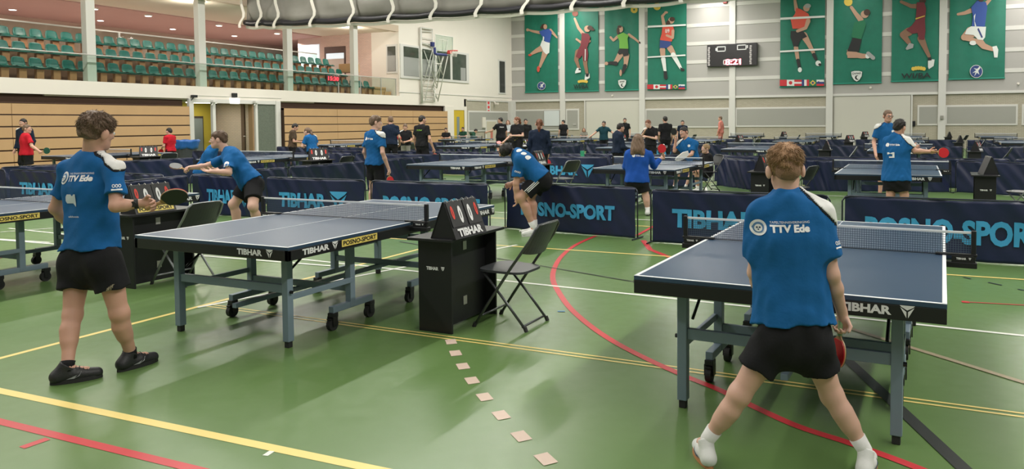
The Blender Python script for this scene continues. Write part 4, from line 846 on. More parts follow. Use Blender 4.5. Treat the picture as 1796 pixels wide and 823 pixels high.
def make_chair(fm, name):
    t = thing('folding_chair', 'x', 'chair'); hw = .205           # faces -x
    for s in (-1, 1):
        y = s*hw
        MB().tube([(-.22, y, .012), (-.10, y, .19), (.12, y, .50), (.27, y*.98, .70), (.32, y*.95, .79), (.325, y*.80, .815)], .0115, 8).build('back_frame_tube', fm, t, smooth=True)
        yy = s*(hw-.028); MB().tube([(.22, yy, .012), (.05, yy, .21), (-.16, yy, .44)], .0105, 8).build('rear_leg', fm, t, smooth=True)
        MB().cyl((-.225, y, 0), (-.21, y, .035), .016, 10).cyl((.225, yy, 0), (.21, yy, .035), .016, 10).build('foot_cap', M_rubber, t)
    MB().tube([(.19, -hw+.028, .035), (.19, hw-.028, .035)], .009, 8).tube([(-.17, -hw, .09), (-.17, hw, .09)], .009, 8).tube([(.325, -hw*.8, .815), (.335, 0, .82), (.325, hw*.8, .815)], .0115, 8).build('cross_bar', fm, t, smooth=True)
    # seat: rounded board
    poly = []; nn = 32
    for k_ in range(nn):
        a_ = 2*PI*k_/nn; ca, sa = math.cos(a_), math.sin(a_); poly.append((-.01+.205*math.copysign(abs(ca)**.45, ca), .198*math.copysign(abs(sa)**.45, sa)*(1+.06*(-ca))))
    MB().prism(poly, lambda a, b_: (a, b_, .435+.02*(a*-1)), lambda a, b_: (a*.985, b_*.985, .452+.02*(a*-1))).build('seat', M_chair, t)
    mb = MB(); nx, nz = 12, 5
    for side in (0, 1):
        for j in range(nz+1):
            for i in range(nx+1):
                f = -1+2*i/nx; z = .60+.205*j/nz; x = .215+(.11)*(j/nz)+.045*(1-f*f)-side*.012
                zz = z+(.02*(1-abs(f)**4) if j == nz else 0)-(0.02*(1-abs(f)**3) if j == 0 else 0); mb.v.append((x, f*(hw-.01)*(1-.06*j/nz), zz))
    N = (nx+1)*(nz+1)
    for j in range(nz):
        for i in range(nx): a = j*(nx+1)+i; mb.f += [(a, a+1, a+nx+2, a+nx+1), (N+a, N+a+nx+1, N+a+nx+2, N+a+1)]
    for i in range(nx): a = i; mb.f.append((a+1, a, N+a, N+a+1)); a = nz*(nx+1)+i; mb.f.append((a, a+1, N+a+1, N+a))
    for j in range(nz): a = j*(nx+1); mb.f.append((a, a+nx+1, N+a+nx+1, N+a)); a += nx; mb.f.append((a+nx+1, a, N+a, N+a+nx+1))
    mb.build('backrest', M_chair, t, smooth=False); return t
UP = make_umpire(); FL = make_flip(); FY = make_flip(True); CH = make_chair(M_chairf, 'd'); CG = make_chair(M_chairg, 'g')
fu = {k_: True for k_ in 'UFYCG'}
def put(key, proto, loc, rz, lb, grp=None):
    if fu[key]:
        fu[key] = False; proto.location = loc; proto.rotation_euler = (0, 0, rz); proto['label'] = lb
        if grp: proto['group'] = grp
        return proto
    o = dup(proto, loc, rz, lb, grp)
    if not grp and 'group' in o: del o['group']
    return o
put('U', UP, (-3.31, 4.955, 0), 0, 'black umpire table between the two foreground tables'); put('F', FL, (-3.20, 4.80, .727), 0, 'black flip scoreboard with 0 0 on the front umpire table')
put('C', CH, (-2.90, 5.08, 0), .0, 'dark folding chair beside the front umpire table, empty')
put('U', UP, (-7.02, 5.03, 0), 0, 'black umpire table behind the boy at the left'); put('Y', FY, (-6.95, 4.93, .727), 0, 'flip scoreboard with yellow plate behind the left boy\'s elbow')
put('G', CG, (-6.70, 5.12, 0), 0, 'grey tubed folding chair behind the left boy, empty')
ug = 'umpire tables in the rows behind'; fg = 'flip scoreboards in the rows behind'; cg = 'folding chairs in the rows behind'
US = []
U2 = {1: [-18.95, -12.95, -7.08, -2.42, 1.02], 2: [-18.3, -12.7, -6.9, -2.45, 1.5], 3: [-18.0, -12.3, -6.9, -2.45, 1.5], 4: [-12.4, -6.6, -2.45, 1.5]}
opening = ['', 'second', 'third', 'fourth', 'last']
for r, xs in U2.items():
    for i, x in enumerate(xs):
        y = NETY[r]-.1; 
        if (r, i) == (1, 3): y = 13.1
        where = 'in the %s row of tables, %s' % (opening[r], ('leftmost', 'second from left', 'third from left', 'fourth from left', 'fifth from left')[i])
        put('U', UP, (x, y, 0), random.uniform(-.05, .05), 'black umpire table '+where, ug)
        fl_rz = {(1, 3): -.32, (1, 4): .12}.get((r, i), random.choice((-.55, -.3, .05)))
        put('F', FL, (x+.05, y-.02, .727), fl_rz, 'black flip scoreboard on the umpire table '+where, fg)
        cx = .55
        put('G' if (i+r) % 2 else 'C', CG if (i+r) % 2 else CH, (x+cx, y+.1, 0), random.uniform(-.5, .2), 'folding chair by the umpire table '+where, cg)

# ------------------------------------------------------------------ court barriers
BH = .70
def fold(x, z, L_, sd): return 1.6*(.012*math.sin(x*7+sd)+.010*math.sin(x*13+z*9+sd*2)*(.4+z)+.018*math.sin((x*3.1+z*4.5)+sd*3)*(z/BH)*(1-z/BH)*2+.009*math.sin(x*22+z*17+sd)*math.sin(3*z+x+sd))
def make_barrier(kind, L_=2.28, sd=0.0, drape=1.0):
    t = thing('court_barrier', 'x', 'barrier'); hl = L_/2
    drape = 1.0 if kind == 'plain' else .5
    fo = lambda x, z: fold(x, z, L_, sd)*drape
    mb = MB(); nx, nz = 72, 20
    for side in (0, 1):
        for j in range(nz+1):
            for i in range(nx+1):
                x = -hl+.05+(L_-.1)*i/nx; z = .012+(BH-.012)*j/nz; sag = .012*math.sin(PI*i/nx)*(j/nz); mb.v.append((x, fo(x, z)+(.004 if side else 0), z-sag))
    N = (nx+1)*(nz+1)
    for j in range(nz):
        for i in range(nx): a = j*(nx+1)+i; mb.f += [(a, a+1, a+nx+2, a+nx+1), (N+a, N+a+nx+1, N+a+nx+2, N+a+1)]
    for i in range(nx): mb.f.append((i+1, i, N+i, N+i+1)); a = nz*(nx+1)+i; mb.f.append((a, a+1, N+a+1, N+a))
    mb.build('vinyl_panel', M_cloth, t, smooth=True)
    MB().tube([(-hl+.02, .01, .02), (-hl+.02, .01, BH-.06), (-hl+.05, .01, BH-.012), (-hl+.10, .01, BH), (hl-.10, .01, BH), (hl-.05, .01, BH-.012), (hl-.02, .01, BH-.06), (hl-.02, .01, .02)], .010, 8).build('tube_frame', mat('barrier_tube', (.035, .04, .06), .35, .4), t, smooth=True)
    for s in (-1, 1): MB().tube([(s*(hl-.02), -.16, .012), (s*(hl-.02), .18, .012)], .010, 8).build('foot_bar', MATS['barrier_tube'], t)
    mp = lambda x, z: (x, fo(x, z)-.014, z)
    if kind == 'posno': text_obj('POSNO-SPORT', 1.58, .21, lambda x, z: mp(x-.02, .33+z), M_txtb, t, 'lettering', .05, sub=.05)
    if kind == 'posno_big': text_obj('POSNO-SPORT', 1.82, .28, lambda x, z: mp(x+.04, .335+z), M_txtb, t, 'lettering', .045, sub=.06)
    if kind in ('tibhar', 'tibhar_logo'):
        text_obj('TIBHAR', 1.10, .24, lambda x, z: mp(x-.28, .34+z), M_txtb, t, 'lettering', .045, sub=.05)
        polys_obj(tri_at(.56, .34, .37), mp, M_txtb, t, 'logo')
    return t
BP = {}
def barrier(p0, p1, kind, lb, grp=None):
    p0 = np.array(p0, float); p1 = np.array(p1, float); d = p1-p0; c = (p0+p1)/2; rz = math.atan2(d[1], d[0]); Ln = float(np.hypot(*d))
    key = (kind, random.choice((0, 1, 2)) if kind == 'plain' else 0)
    if key not in BP: o = make_barrier(kind, 2.28, sd=len(BP)*1.3+.5); BP[key] = o; o.location = (c[0], c[1], 0); o.rotation_euler = (0, 0, rz)
    else: o = dup(BP[key], (c[0], c[1], 0), rz)
    o.scale = (Ln/2.28, 1, 1); o['label'] = lb
    if grp: o['group'] = grp
    elif 'group' in o: del o['group']
    return o
FRONT = [((-11.50, 9.08), (-9.98, 9.1), 'tibhar', 'navy TIBHAR barrier behind the leaning player, leftmost in the front barrier row'),
 ((-9.9, 9.1), (-7.82, 9.15), 'tibhar', 'navy TIBHAR barrier right of the leaning player behind the left foreground table'),
 ((-7.75, 9.15), (-5.62, 9.25), 'posno_big', 'navy POSNO-SPORT barrier behind the front flip scoreboard'),
 ((-5.62, 9.62), (-3.40, 9.42), 'posno', 'navy POSNO-SPORT barrier behind the bending player'),
 ((-3.18, 9.22), (-.90, 9.25), 'tibhar', 'navy TIBHAR barrier left of the right-hand boy, behind the net post'),
 ((-.80, 9.25), (1.52, 9.3), 'posno_big', 'navy POSNO-SPORT barrier at the right edge behind the right table')]
for a_, b_, k_, l_ in FRONT: barrier(a_, b_, k_, l_)
def run(pts, kinds, where, grp):
    n = len(pts)-1
    for i in range(n):
        p0 = np.array(pts[i], float); p1 = np.array(pts[i+1], float); d = (p1-p0)/np.linalg.norm(p1-p0)
        kk = kinds.get(i, 'plain'); j = random.uniform(-.06, .06); off = np.array([-d[1], d[0]])*j
        what = {'plain': 'plain navy', 'tibhar': 'navy TIBHAR lettered', 'posno': 'navy POSNO-SPORT lettered', 'posno_big': 'navy POSNO-SPORT lettered'}[kk]
        barrier(p0+d*.03+off, p1-d*.03-off, kk, '%s barrier %s, number %d' % (what, where, i+1), grp)
G_ = 'navy court barriers of the rows behind'
run([(-11.15, 6.75), (-11.62, 9.0), (-11.72, 11.4), (-11.82, 13.8), (-11.8, 16.1)], {}, 'in the long line left of the centre tables', G_)
run([(-18.9, 8.75), (-16.6, 8.75), (-14.3, 8.95), (-12.05, 8.85)], {0: 'tibhar', 1: 'tibhar'}, 'in the front line left of the leaning player', G_)
run([(-17.75, 9.2), (-17.6, 11.5), (-17.5, 13.8), (-17.4, 16.1)], {}, 'between the two leftmost tables', G_)
run([(-11.5, 17.5), (-9.3, 17.35), (-7.0, 17.2), (-4.7, 17.35)], {1: 'tibhar'}, 'behind the second table row, left half', G_)
run([(-4.45, 18.0), (-3.3, 16.9), (-2.35, 17.25)], {}, 'in the short crooked line behind the girl in blue', G_)
run([(-2.3, 17.25), (-1.3, 17.4), (.75, 18.1), (2.9, 17.3)], {}, 'behind the right table of the second row', G_)
run([(-22, 17.2), (-19.7, 17.1), (-17.4, 17.0), (-15.1, 17.1), (-12.0, 17.3)], {}, 'behind the second table row, far left', G_)
run([(-18.6, 19.3), (-16.3, 18.9), (-14.0, 19.1), (-11.8, 18.9), (-9.5, 18.85), (-7.2, 18.8), (-4.9, 19.2), (-2.6, 18.9), (-.3, 19.1), (2.0, 19.2), (4.3, 19.2)], {6: 'posno', 7: 'tibhar', 9: 'tibhar'}, 'just before the third table row', G_)
run([(-21.5, 27.6), (-19.2, 27.7), (-16.9, 27.6), (-14.6, 27.7), (-12.3, 27.6), (-10.0, 27.7), (-7.7, 27.6), (-5.4, 27.7), (-3.1, 27.9), (-.8, 27.8), (1.5, 27.8), (3.8, 27.7)], {2: 'posno', 5: 'tibhar'}, 'behind the third table row', G_)
run([(-21.0, 36.6), (-18.7, 36.7), (-16.4, 36.6), (-14.1, 36.7), (-11.8, 36.6), (-9.5, 36.7), (-7.2, 36.6), (-4.9, 36.7), (-2.6, 36.6), (-.3, 36.7), (2.0, 36.6), (4.3, 36.7), (6.6, 36.7)], {}, 'behind the fourth table row', G_)
run([(-11.8, 19.2), (-11.7, 21.5), (-11.8, 23.8), (-11.8, 26.1)], {}, 'between the left tables of the third row', G_)
run([(2.5, 28.1), (2.55, 30.3), (2.55, 32.5), (2.6, 34.8)], {}, 'at the right of the fourth row', G_)
run([(-22.6, 21.3), (-20.3, 21.35), (-18.0, 21.3)], {}, 'before the leftmost table of the third row', G_)
# ------------------------------------------------------------------ loose things
bt = thing('rubbish_bin', 'dark bin with a blue plastic bag beside the wooden grandstand', 'bin', (-23.6, 18.2, 0), .3)
MB().tube([(0, 0, 0), (0, 0, .02), (0, 0, .85), (0, 0, .86)], [.30, .31, .36, .36], 20).build('bin_body', mat('bin_dark', (.04, .045, .05), .5), bt, smooth=False)
mb = MB(); n = 36
for j, (z, r0) in enumerate(((.72, .37), (.80, .385), (.95, .42), (1.03, .44), (1.02, .35), (.86, .32))):
    for i in range(n): a_ = 2*PI*i/n; rr = r0*(1+.05*math.sin(9*a_+j)+.03*math.sin(17*a_)); mb.v.append((rr*math.cos(a_), rr*math.sin(a_), z+.02*math.sin(5*a_+j)))
for j in range(5):
    for i in range(n): mb.f.append((j*n+i, j*n+(i+1) % n, (j+1)*n+(i+1) % n, (j+1)*n+i))
o = mb.build('bin_bag', mat('bag_blue', (.02, .12, .42), .3, bump=(8, .6)), bt, smooth=True); o.modifiers.new('t', 'SOLIDIFY').thickness = .004
def ball(name, label, p):
    bm = bmesh.new(); bmesh.ops.create_uvsphere(bm, u_segments=20, v_segments=12, radius=.02); me = bpy.data.meshes.new('ball'); bm.to_mesh(me); bm.free(); me.materials.append(M_ball)
    me.polygons.foreach_set('use_smooth', [True]*len(me.polygons)); o = bpy.data.objects.new(name, me); o.location = p; link(o); tag(o, label, 'ball')
q = at_z(913, 408, .0); ball('table_tennis_ball', 'white ball on the floor below the bending player', (q[0], q[1], .02))
q = at(1164, 254.5, depth(-4.5, 13.6)); ball('table_tennis_ball', 'white ball in the air left of the crouching player in blue', tuple(q))
o = MB().bbox(-.045, .045, -.006, .006, -.10, .10, .004).build('green_towel', mat('towel_green', (.03, .30, .16), .8)); q = at_z(1021.5, 273, .66); o.location = (q[0], q[1], .66); o.scale = (1.3, 2, 1.3); tag(o, 'small green cloth hanging over the barrier left of the girl in blue', 'cloth')
# ------------------------------------------------------------------ figures: smooth-union fields meshed with surface nets
def V(*a): return np.array(a, float)
def unit(a): a = np.asarray(a, float); return a/max(np.linalg.norm(a), 1e-9)
class Field:
    """list of primitives, smooth-unioned in order, then cut / displaced"""
    def __init__(s): s.p = []; s.cuts = []; s.noise = None
    def cone(s, a, b, r1, r2, k=.02, flat=None, kf=1.0, end=0, mode='+'):
        s.p.append(('c', np.array(a, float), np.array(b, float), r1, r2, k, None if flat is None else unit(flat), kf, end, mode)); return s
    def ell(s, c, r, ax=None, k=.02, mode='+'):
        s.p.append(('e', np.array(c, float), np.array(r, float), np.eye(3) if ax is None else np.array(ax), k, mode)); return s
    def bounds(s, q):
        if q[0] == 'c': r = max(q[3], q[4])/min(1, q[7] if q[7] < 1 else 1); r = max(q[3], q[4])*max(1, 1/q[7] if q[7] > 1 else 1)*1.0; return np.minimum(q[1], q[2])-r, np.maximum(q[1], q[2])+r
        r = max(q[2]); return q[1]-r, q[1]+r
    @staticmethod
    def dist(q, X, Y, Z):
        if q[0] == 'c':
            _, a, b, r1, r2, k, fl, kf, end, mode = q; d = b-a; px, py, pz = X-a[0], Y-a[1], Z-a[2]
            L2 = max(d@d, 1e-9); h = (px*d[0]+py*d[1]+pz*d[2])/L2; hc = np.clip(h, 0, 1)
            qx, qy, qz = px-hc*d[0], py-hc*d[1], pz-hc*d[2]
            if fl is not None:
                m = (qx*fl[0]+qy*fl[1]+qz*fl[2])*(1/kf-1); qx = qx+fl[0]*m; qy = qy+fl[1]*m; qz = qz+fl[2]*m
            r = np.sqrt(qx*qx+qy*qy+qz*qz)-(r1+(r2-r1)*hc)
            if fl is not None and kf < 1: r = r*(kf+1)/2
            L = math.sqrt(L2)
            if end in (1, 3): r = np.maximum(r, (h-1)*L)
            if end in (2, 3): r = np.maximum(r, -h*L)
            return r
        _, c, rr, ax, k, mode = q; px, py, pz = X-c[0], Y-c[1], Z-c[2]
        u = [(px*ax[i][0]+py*ax[i][1]+pz*ax[i][2])/rr[i] for i in range(3)]
        k0 = np.sqrt(u[0]**2+u[1]**2+u[2]**2)+1e-9; k1 = np.sqrt((u[0]/rr[0])**2+(u[1]/rr[1])**2+(u[2]/rr[2])**2)+1e-9
        return k0*(k0-1)/k1
    def value(s, pts):
        X, Y, Z = pts[:, 0], pts[:, 1], pts[:, 2]; F = np.full(len(pts), 1e3)
        for q in s.p:
            d = s.dist(q, X, Y, Z); k = q[5] if q[0] == 'c' else q[4]; m = q[-1]
            if m == '+': h = np.maximum(k-np.abs(F-d), 0)/k; F = np.minimum(F, d)-h*h*k/4
            else: h = np.maximum(k-np.abs(F+d), 0)/k; F = np.maximum(F, -d)+h*h*k/4
        for n_, o_ in s.cuts: F = np.maximum(F, (X-o_[0])*n_[0]+(Y-o_[1])*n_[1]+(Z-o_[2])*n_[2])
        if s.noise is not None: F = F+s.noise(X, Y, Z)
        return F
    def mesh(s, h, extra=None):
        plus = [q for q in s.p if q[-1] == '+']; B = [s.bounds(q) for q in plus]
        lo = np.min([b_[0] for b_ in B], 0)-3*h-.01; hi = np.max([b_[1] for b_ in B], 0)+3*h+.01
        n = np.ceil((hi-lo)/h).astype(int)+1; ax = [lo[i]+h*np.arange(n[i]) for i in range(3)]
        F = np.full(n, .5, np.float32)
        for q in s.p:
            k = q[5] if q[0] == 'c' else q[4]; b0, b1 = s.bounds(q); m = k+2.5*h
            i0 = np.maximum(np.floor((b0-m-lo)/h).astype(int), 0); i1 = np.minimum(np.ceil((b1+m-lo)/h).astype(int)+1, n)
            if (i1 <= i0).any(): continue
            sl = tuple(slice(i0[j], i1[j]) for j in range(3))
            X, Y, Z = np.meshgrid(ax[0][sl[0]], ax[1][sl[1]], ax[2][sl[2]], indexing='ij', sparse=True)
            d = s.dist(q, X, Y, Z); f = F[sl]
            if q[-1] == '+': hh = np.maximum(k-np.abs(f-d), 0)/k; F[sl] = np.minimum(f, d)-hh*hh*k/4
            else: hh = np.maximum(k-np.abs(f+d), 0)/k; F[sl] = np.maximum(f, -d)+hh*hh*k/4
        X, Y, Z = np.meshgrid(*ax, indexing='ij', sparse=True)
        for n_, o_ in s.cuts: F = np.maximum(F, (X-o_[0])*n_[0]+(Y-o_[1])*n_[1]+(Z-o_[2])*n_[2])
        if s.noise is not None:
            near = np.abs(F) < .06; ii = np.nonzero(near); P = [ax[j][ii[j]] for j in range(3)]; F[ii] += s.noise(*P).astype(np.float32)
        if extra is not None: F = extra(F, X, Y, Z)
        return nets(F, lo, h)
def nets(F, lo, h):
    S = F < 0; n = F.shape; nv_cells = []; pos = []; quads = []; 
    def cid(i, j, k): return (i*n[1]+j)*n[2]+k
    for a in range(3):
        s0 = [slice(None)]*3; s1 = [slice(None)]*3; s0[a] = slice(0, -1); s1[a] = slice(1, None)
        A, B = F[tuple(s0)], F[tuple(s1)]; cr = S[tuple(s0)] != S[tuple(s1)]
        I = np.nonzero(cr); fa, fb = A[I], B[I]; t = fa/(fa-fb); P = np.stack(I, 1).astype(float); P[:, a] += t
        o = [(a+1) % 3, (a+2) % 3]; I = np.stack(I, 1)
        ok = (I[:, o[0]] > 0) & (I[:, o[1]] > 0); I, P, fa = I[ok], P[ok], fa[ok]; cells = []
        for d0, d1 in ((-1, -1), (0, -1), (0, 0), (-1, 0)):
            J = I.copy(); J[:, o[0]] += d0; J[:, o[1]] += d1; cells.append(cid(J[:, 0], J[:, 1], J[:, 2]))
        C = np.stack(cells, 1); flip = fa > 0; C[flip] = C[flip][:, ::-1]
        quads.append(C); nv_cells.append(C.ravel()); pos.append(np.repeat(P, 4, 0))
    Q = np.concatenate(quads)
    if len(Q) == 0: return np.zeros((0, 3)), np.zeros((0, 4), int)
    allc = np.concatenate(nv_cells); allp = np.concatenate(pos); u, inv = np.unique(allc, return_inverse=True); inv = inv.ravel()
    cnt = np.bincount(inv); v = np.stack([np.bincount(inv, allp[:, i])/cnt for i in range(3)], 1)
    f = inv.reshape(-1, 4); return lo+v*h, f
def np_mesh(name, v, f, m, parent=None, smooth=True):
    me = bpy.data.meshes.new(name); nf = len(f); me.vertices.add(len(v)); me.vertices.foreach_set('co', np.asarray(v, np.float32).ravel())
    me.loops.add(nf*4); me.loops.foreach_set('vertex_index', np.asarray(f, np.int32).ravel()); me.polygons.add(nf)
    me.polygons.foreach_set('loop_start', np.arange(nf, dtype=np.int32)*4); me.polygons.foreach_set('loop_total', np.full(nf, 4, np.int32)) if False else None
    me.update(calc_edges=True); me.validate()
    if smooth: me.polygons.foreach_set('use_smooth', [True]*len(me.polygons))
    me.materials.append(m); o = bpy.data.objects.new(name, me); return link(o, parent)
def wob(amp, fr, sd, stretch=(1, 1, .45)):
    r_ = np.random.default_rng(sd); D = r_.normal(size=(7, 3))*np.array(stretch); ph = r_.uniform(0, 6.28, 7); fq = fr*r_.uniform(.6, 1.7, 7)
    def f(X, Y, Z):
        o = 0
        for i in range(7): d = D[i]/np.linalg.norm(D[i]); o = o+np.sin((X*d[0]+Y*d[1]+Z*d[2])*fq[i]+ph[i])
        return amp*o/2.6
    return f
# joints -----------------------------------------------------------
def stand(x, y, face, H=1.7, **ov):
    """standing pose; face = heading angle in degrees; overrides in body frame (right, front, up) as fractions of H"""
    a = math.radians(face); f = V(math.cos(a), math.sin(a), 0); r = V(math.sin(a), -math.cos(a), 0)
    J = dict(head=(0, .018, .932), neck=(0, -.006, .838), shL=(-.108, -.004, .808), shR=(.108, -.004, .808), elL=(-.145, -.02, .635), elR=(.145, -.02, .635), wrL=(-.15, .04, .49), wrR=(.15, .04, .49),
             hiL=(-.052, 0, .52), hiR=(.052, 0, .52), knL=(-.066, .012, .29), knR=(.066, .012, .29), anL=(-.07, -.012, .045), anR=(.07, -.012, .045))
    J.update({k: v for k, v in ov.items() if k in J}); W = {k: V(x, y, 0)+H*(r*p[0]+f*p[1])+V(0, 0, H*p[2]) for k, p in J.items()}
    hd = ov.get('look', (0, 1, -.05)); W['look'] = unit(r*hd[0]+f*hd[1]+V(0, 0, hd[2]))
    for s in 'LR': t = ov.get('toe'+s, (-.15 if s == 'L' else .15, 1, 0)); W['toe'+s] = unit(r*t[0]+f*t[1])
    W['s'] = H/1.75; W['hands'] = ov.get('hands', {}); return W
def frame(J):
    up = unit(J['neck']-(J['hiL']+J['hiR'])/2); r = J['shR']-J['shL']; r = unit(r-up*(r@up)); return r, np.cross(up, r), up
def hand(F, wr, el, palm, s, curl=.35, spread=.16, d=None, side=1, minr=0.0):
    """five-fingered hand; palm = direction the palm faces"""
    d = unit(wr-el) if d is None else unit(d); n = unit(palm-d*(palm@d)); lat = np.cross(d, n)*side     # lat points to the thumb side
    rr = lambda x: max(x*s, minr)
    pc = wr+d*.05*s; F.ell(pc, V(.044, .040, .017)*s+minr*.3, (d, lat, n), k=.012)
    F.cone(wr-d*.02*s, wr+d*.03*s, .024*s, .026*s, .015)
    for i, (o, L, r) in enumerate(((.030, .070, .0088), (.010, .078, .0092), (-.010, .073, .0088), (-.029, .058, .0078))):
        b = wr+d*.088*s*(1-.06*abs(i-1.2))+lat*o*s; dd = unit(d+lat*spread*(1.3-i)*.4); p = b-dd*.012*s; ang = 0
        for kx, fr_ in enumerate((.46, .30, .24)):
            ang += curl*(1.0, 1.1, .7)[kx]; v = dd*math.cos(ang)+n*math.sin(ang); q = p+v*L*fr_*s*1.08; F.cone(p, q, rr(r*(1-.08*kx)), rr(r*(.92-.08*kx)), .004); p = q
    b = wr+d*.028*s+lat*.030*s; v1 = unit(d*.7+lat*.75+n*.35); m = b+v1*.042*s; v2 = unit(d*.85+lat*.25+n*(.4+curl*.6)); F.cone(b, m, rr(.0125), rr(.0108), .010); F.cone(m, m+v2*.030*s, rr(.0105), rr(.009), .004)
    return dict(d=d, n=n, lat=lat, c=wr+d*.075*s+n*.022*s)
def shoe(J, sd, s, m, ms, root, h, swoosh=False, label=None, accent=None):
    an = J['an'+sd]; t = J['toe'+sd]; lat = V(t[1], -t[0], 0); g = V(an[0], an[1], 0); lift = an[2]-.085*s
    lift = lift if lift > .035*s else 0; g = g+V(0, 0, lift); F = Field(); hl = g-t*.055*s
    F.cone(hl+V(0, 0, .045*s), g+t*.05*s+V(0, 0, .046*s), .038*s, .040*s, .03); F.cone(g+t*.05*s+V(0, 0, .042*s), g+t*.155*s+V(0, 0, .033*s), .042*s, .036*s, .03)
    F.cone(hl+V(0, 0, .05*s), an+V(0, 0, .012*s), .036*s, .044*s, .03, end=1); F.cuts.append((V(0, 0, -1), g+V(0, 0, .018*s)))
    v, f = F.mesh(max(h*.8, .004)); o = np_mesh('shoe', v, f, m, root)
    if label: o['label'] = label
    P = []; 
    for i in range(28):
        a = 2*PI*i/28; ca, sa = math.cos(a), math.sin(a); x = .05+.150*ca; wd = (.046+.008*ca)*sa; P.append((x*s*.95, wd*s))
    MB().prism(P, lambda a, b: tuple(g+t*a+lat*b+V(0, 0, .001)), lambda a, b: tuple(g+t*(a*.985)+lat*(b*.97)+V(0, 0, .026*s))).build('sole', ms, o)
    if accent is not None:
        for sg in (-1, 1):
            q = MB(); pts = [(-.01, .030), (.02, .040), (.05, .052), (.075, .070), (.062, .045), (.03, .030)]
            P3 = []
            for a, z in pts:
                p = g+t*a*s+V(0, 0, z*s)+lat*sg*.1*s; dr = -lat*sg
                for _ in range(18): p = p+dr*max(F.value(p[None])[0], -.01)*.9
                P3.append(tuple(p-dr*.003))
            q.add(P3, [tuple(range(6))]); q.build('side_mark', accent, o)
        lc = MB()
        for k_ in range(4):
            c = g+t*(.045+.02*k_)*s+V(0, 0, (.092-.008*k_)*s); ends = []
            for sg in (-1, 1):
                p = c+lat*sg*.026*s
                for _ in range(10): p = p-V(0, 0, 1)*F.value(p[None])[0]*.9
                ends.append(p+V(0, 0, .003))
            c2 = (ends[0]+ends[1])/2+V(0, 0, .008*s); lc.tube([ends[0], c2, ends[1]], .003*s, 5)
        lc.build('laces', M_rubber if accent is M_sw else M_txtw, o)
    return o
M_sw = mat('shoe_grey_mark', (.32, .33, .34), .4); M_shk = mat('shoe_black', (.02, .02, .022), .5, bump=(80, .2)); M_shw = mat('shoe_white', (.70, .70, .68), .5, bump=(80, .1))
M_gum = mat('sole_gum', (.45, .20, .08), .6); M_sol = mat('sole_black', (.018, .018, .018), .6); M_solw = mat('sole_white', (.65, .65, .62), .6); M_navyacc = mat('shoe_navy_mark', (.02, .05, .14), .5)
M_eye = mat('eye_white', (.75, .73, .70), .3); M_iris = mat('eye_dark', (.03, .02, .015), .2); M_lip = mat('lips', (.42, .15, .12), .5)
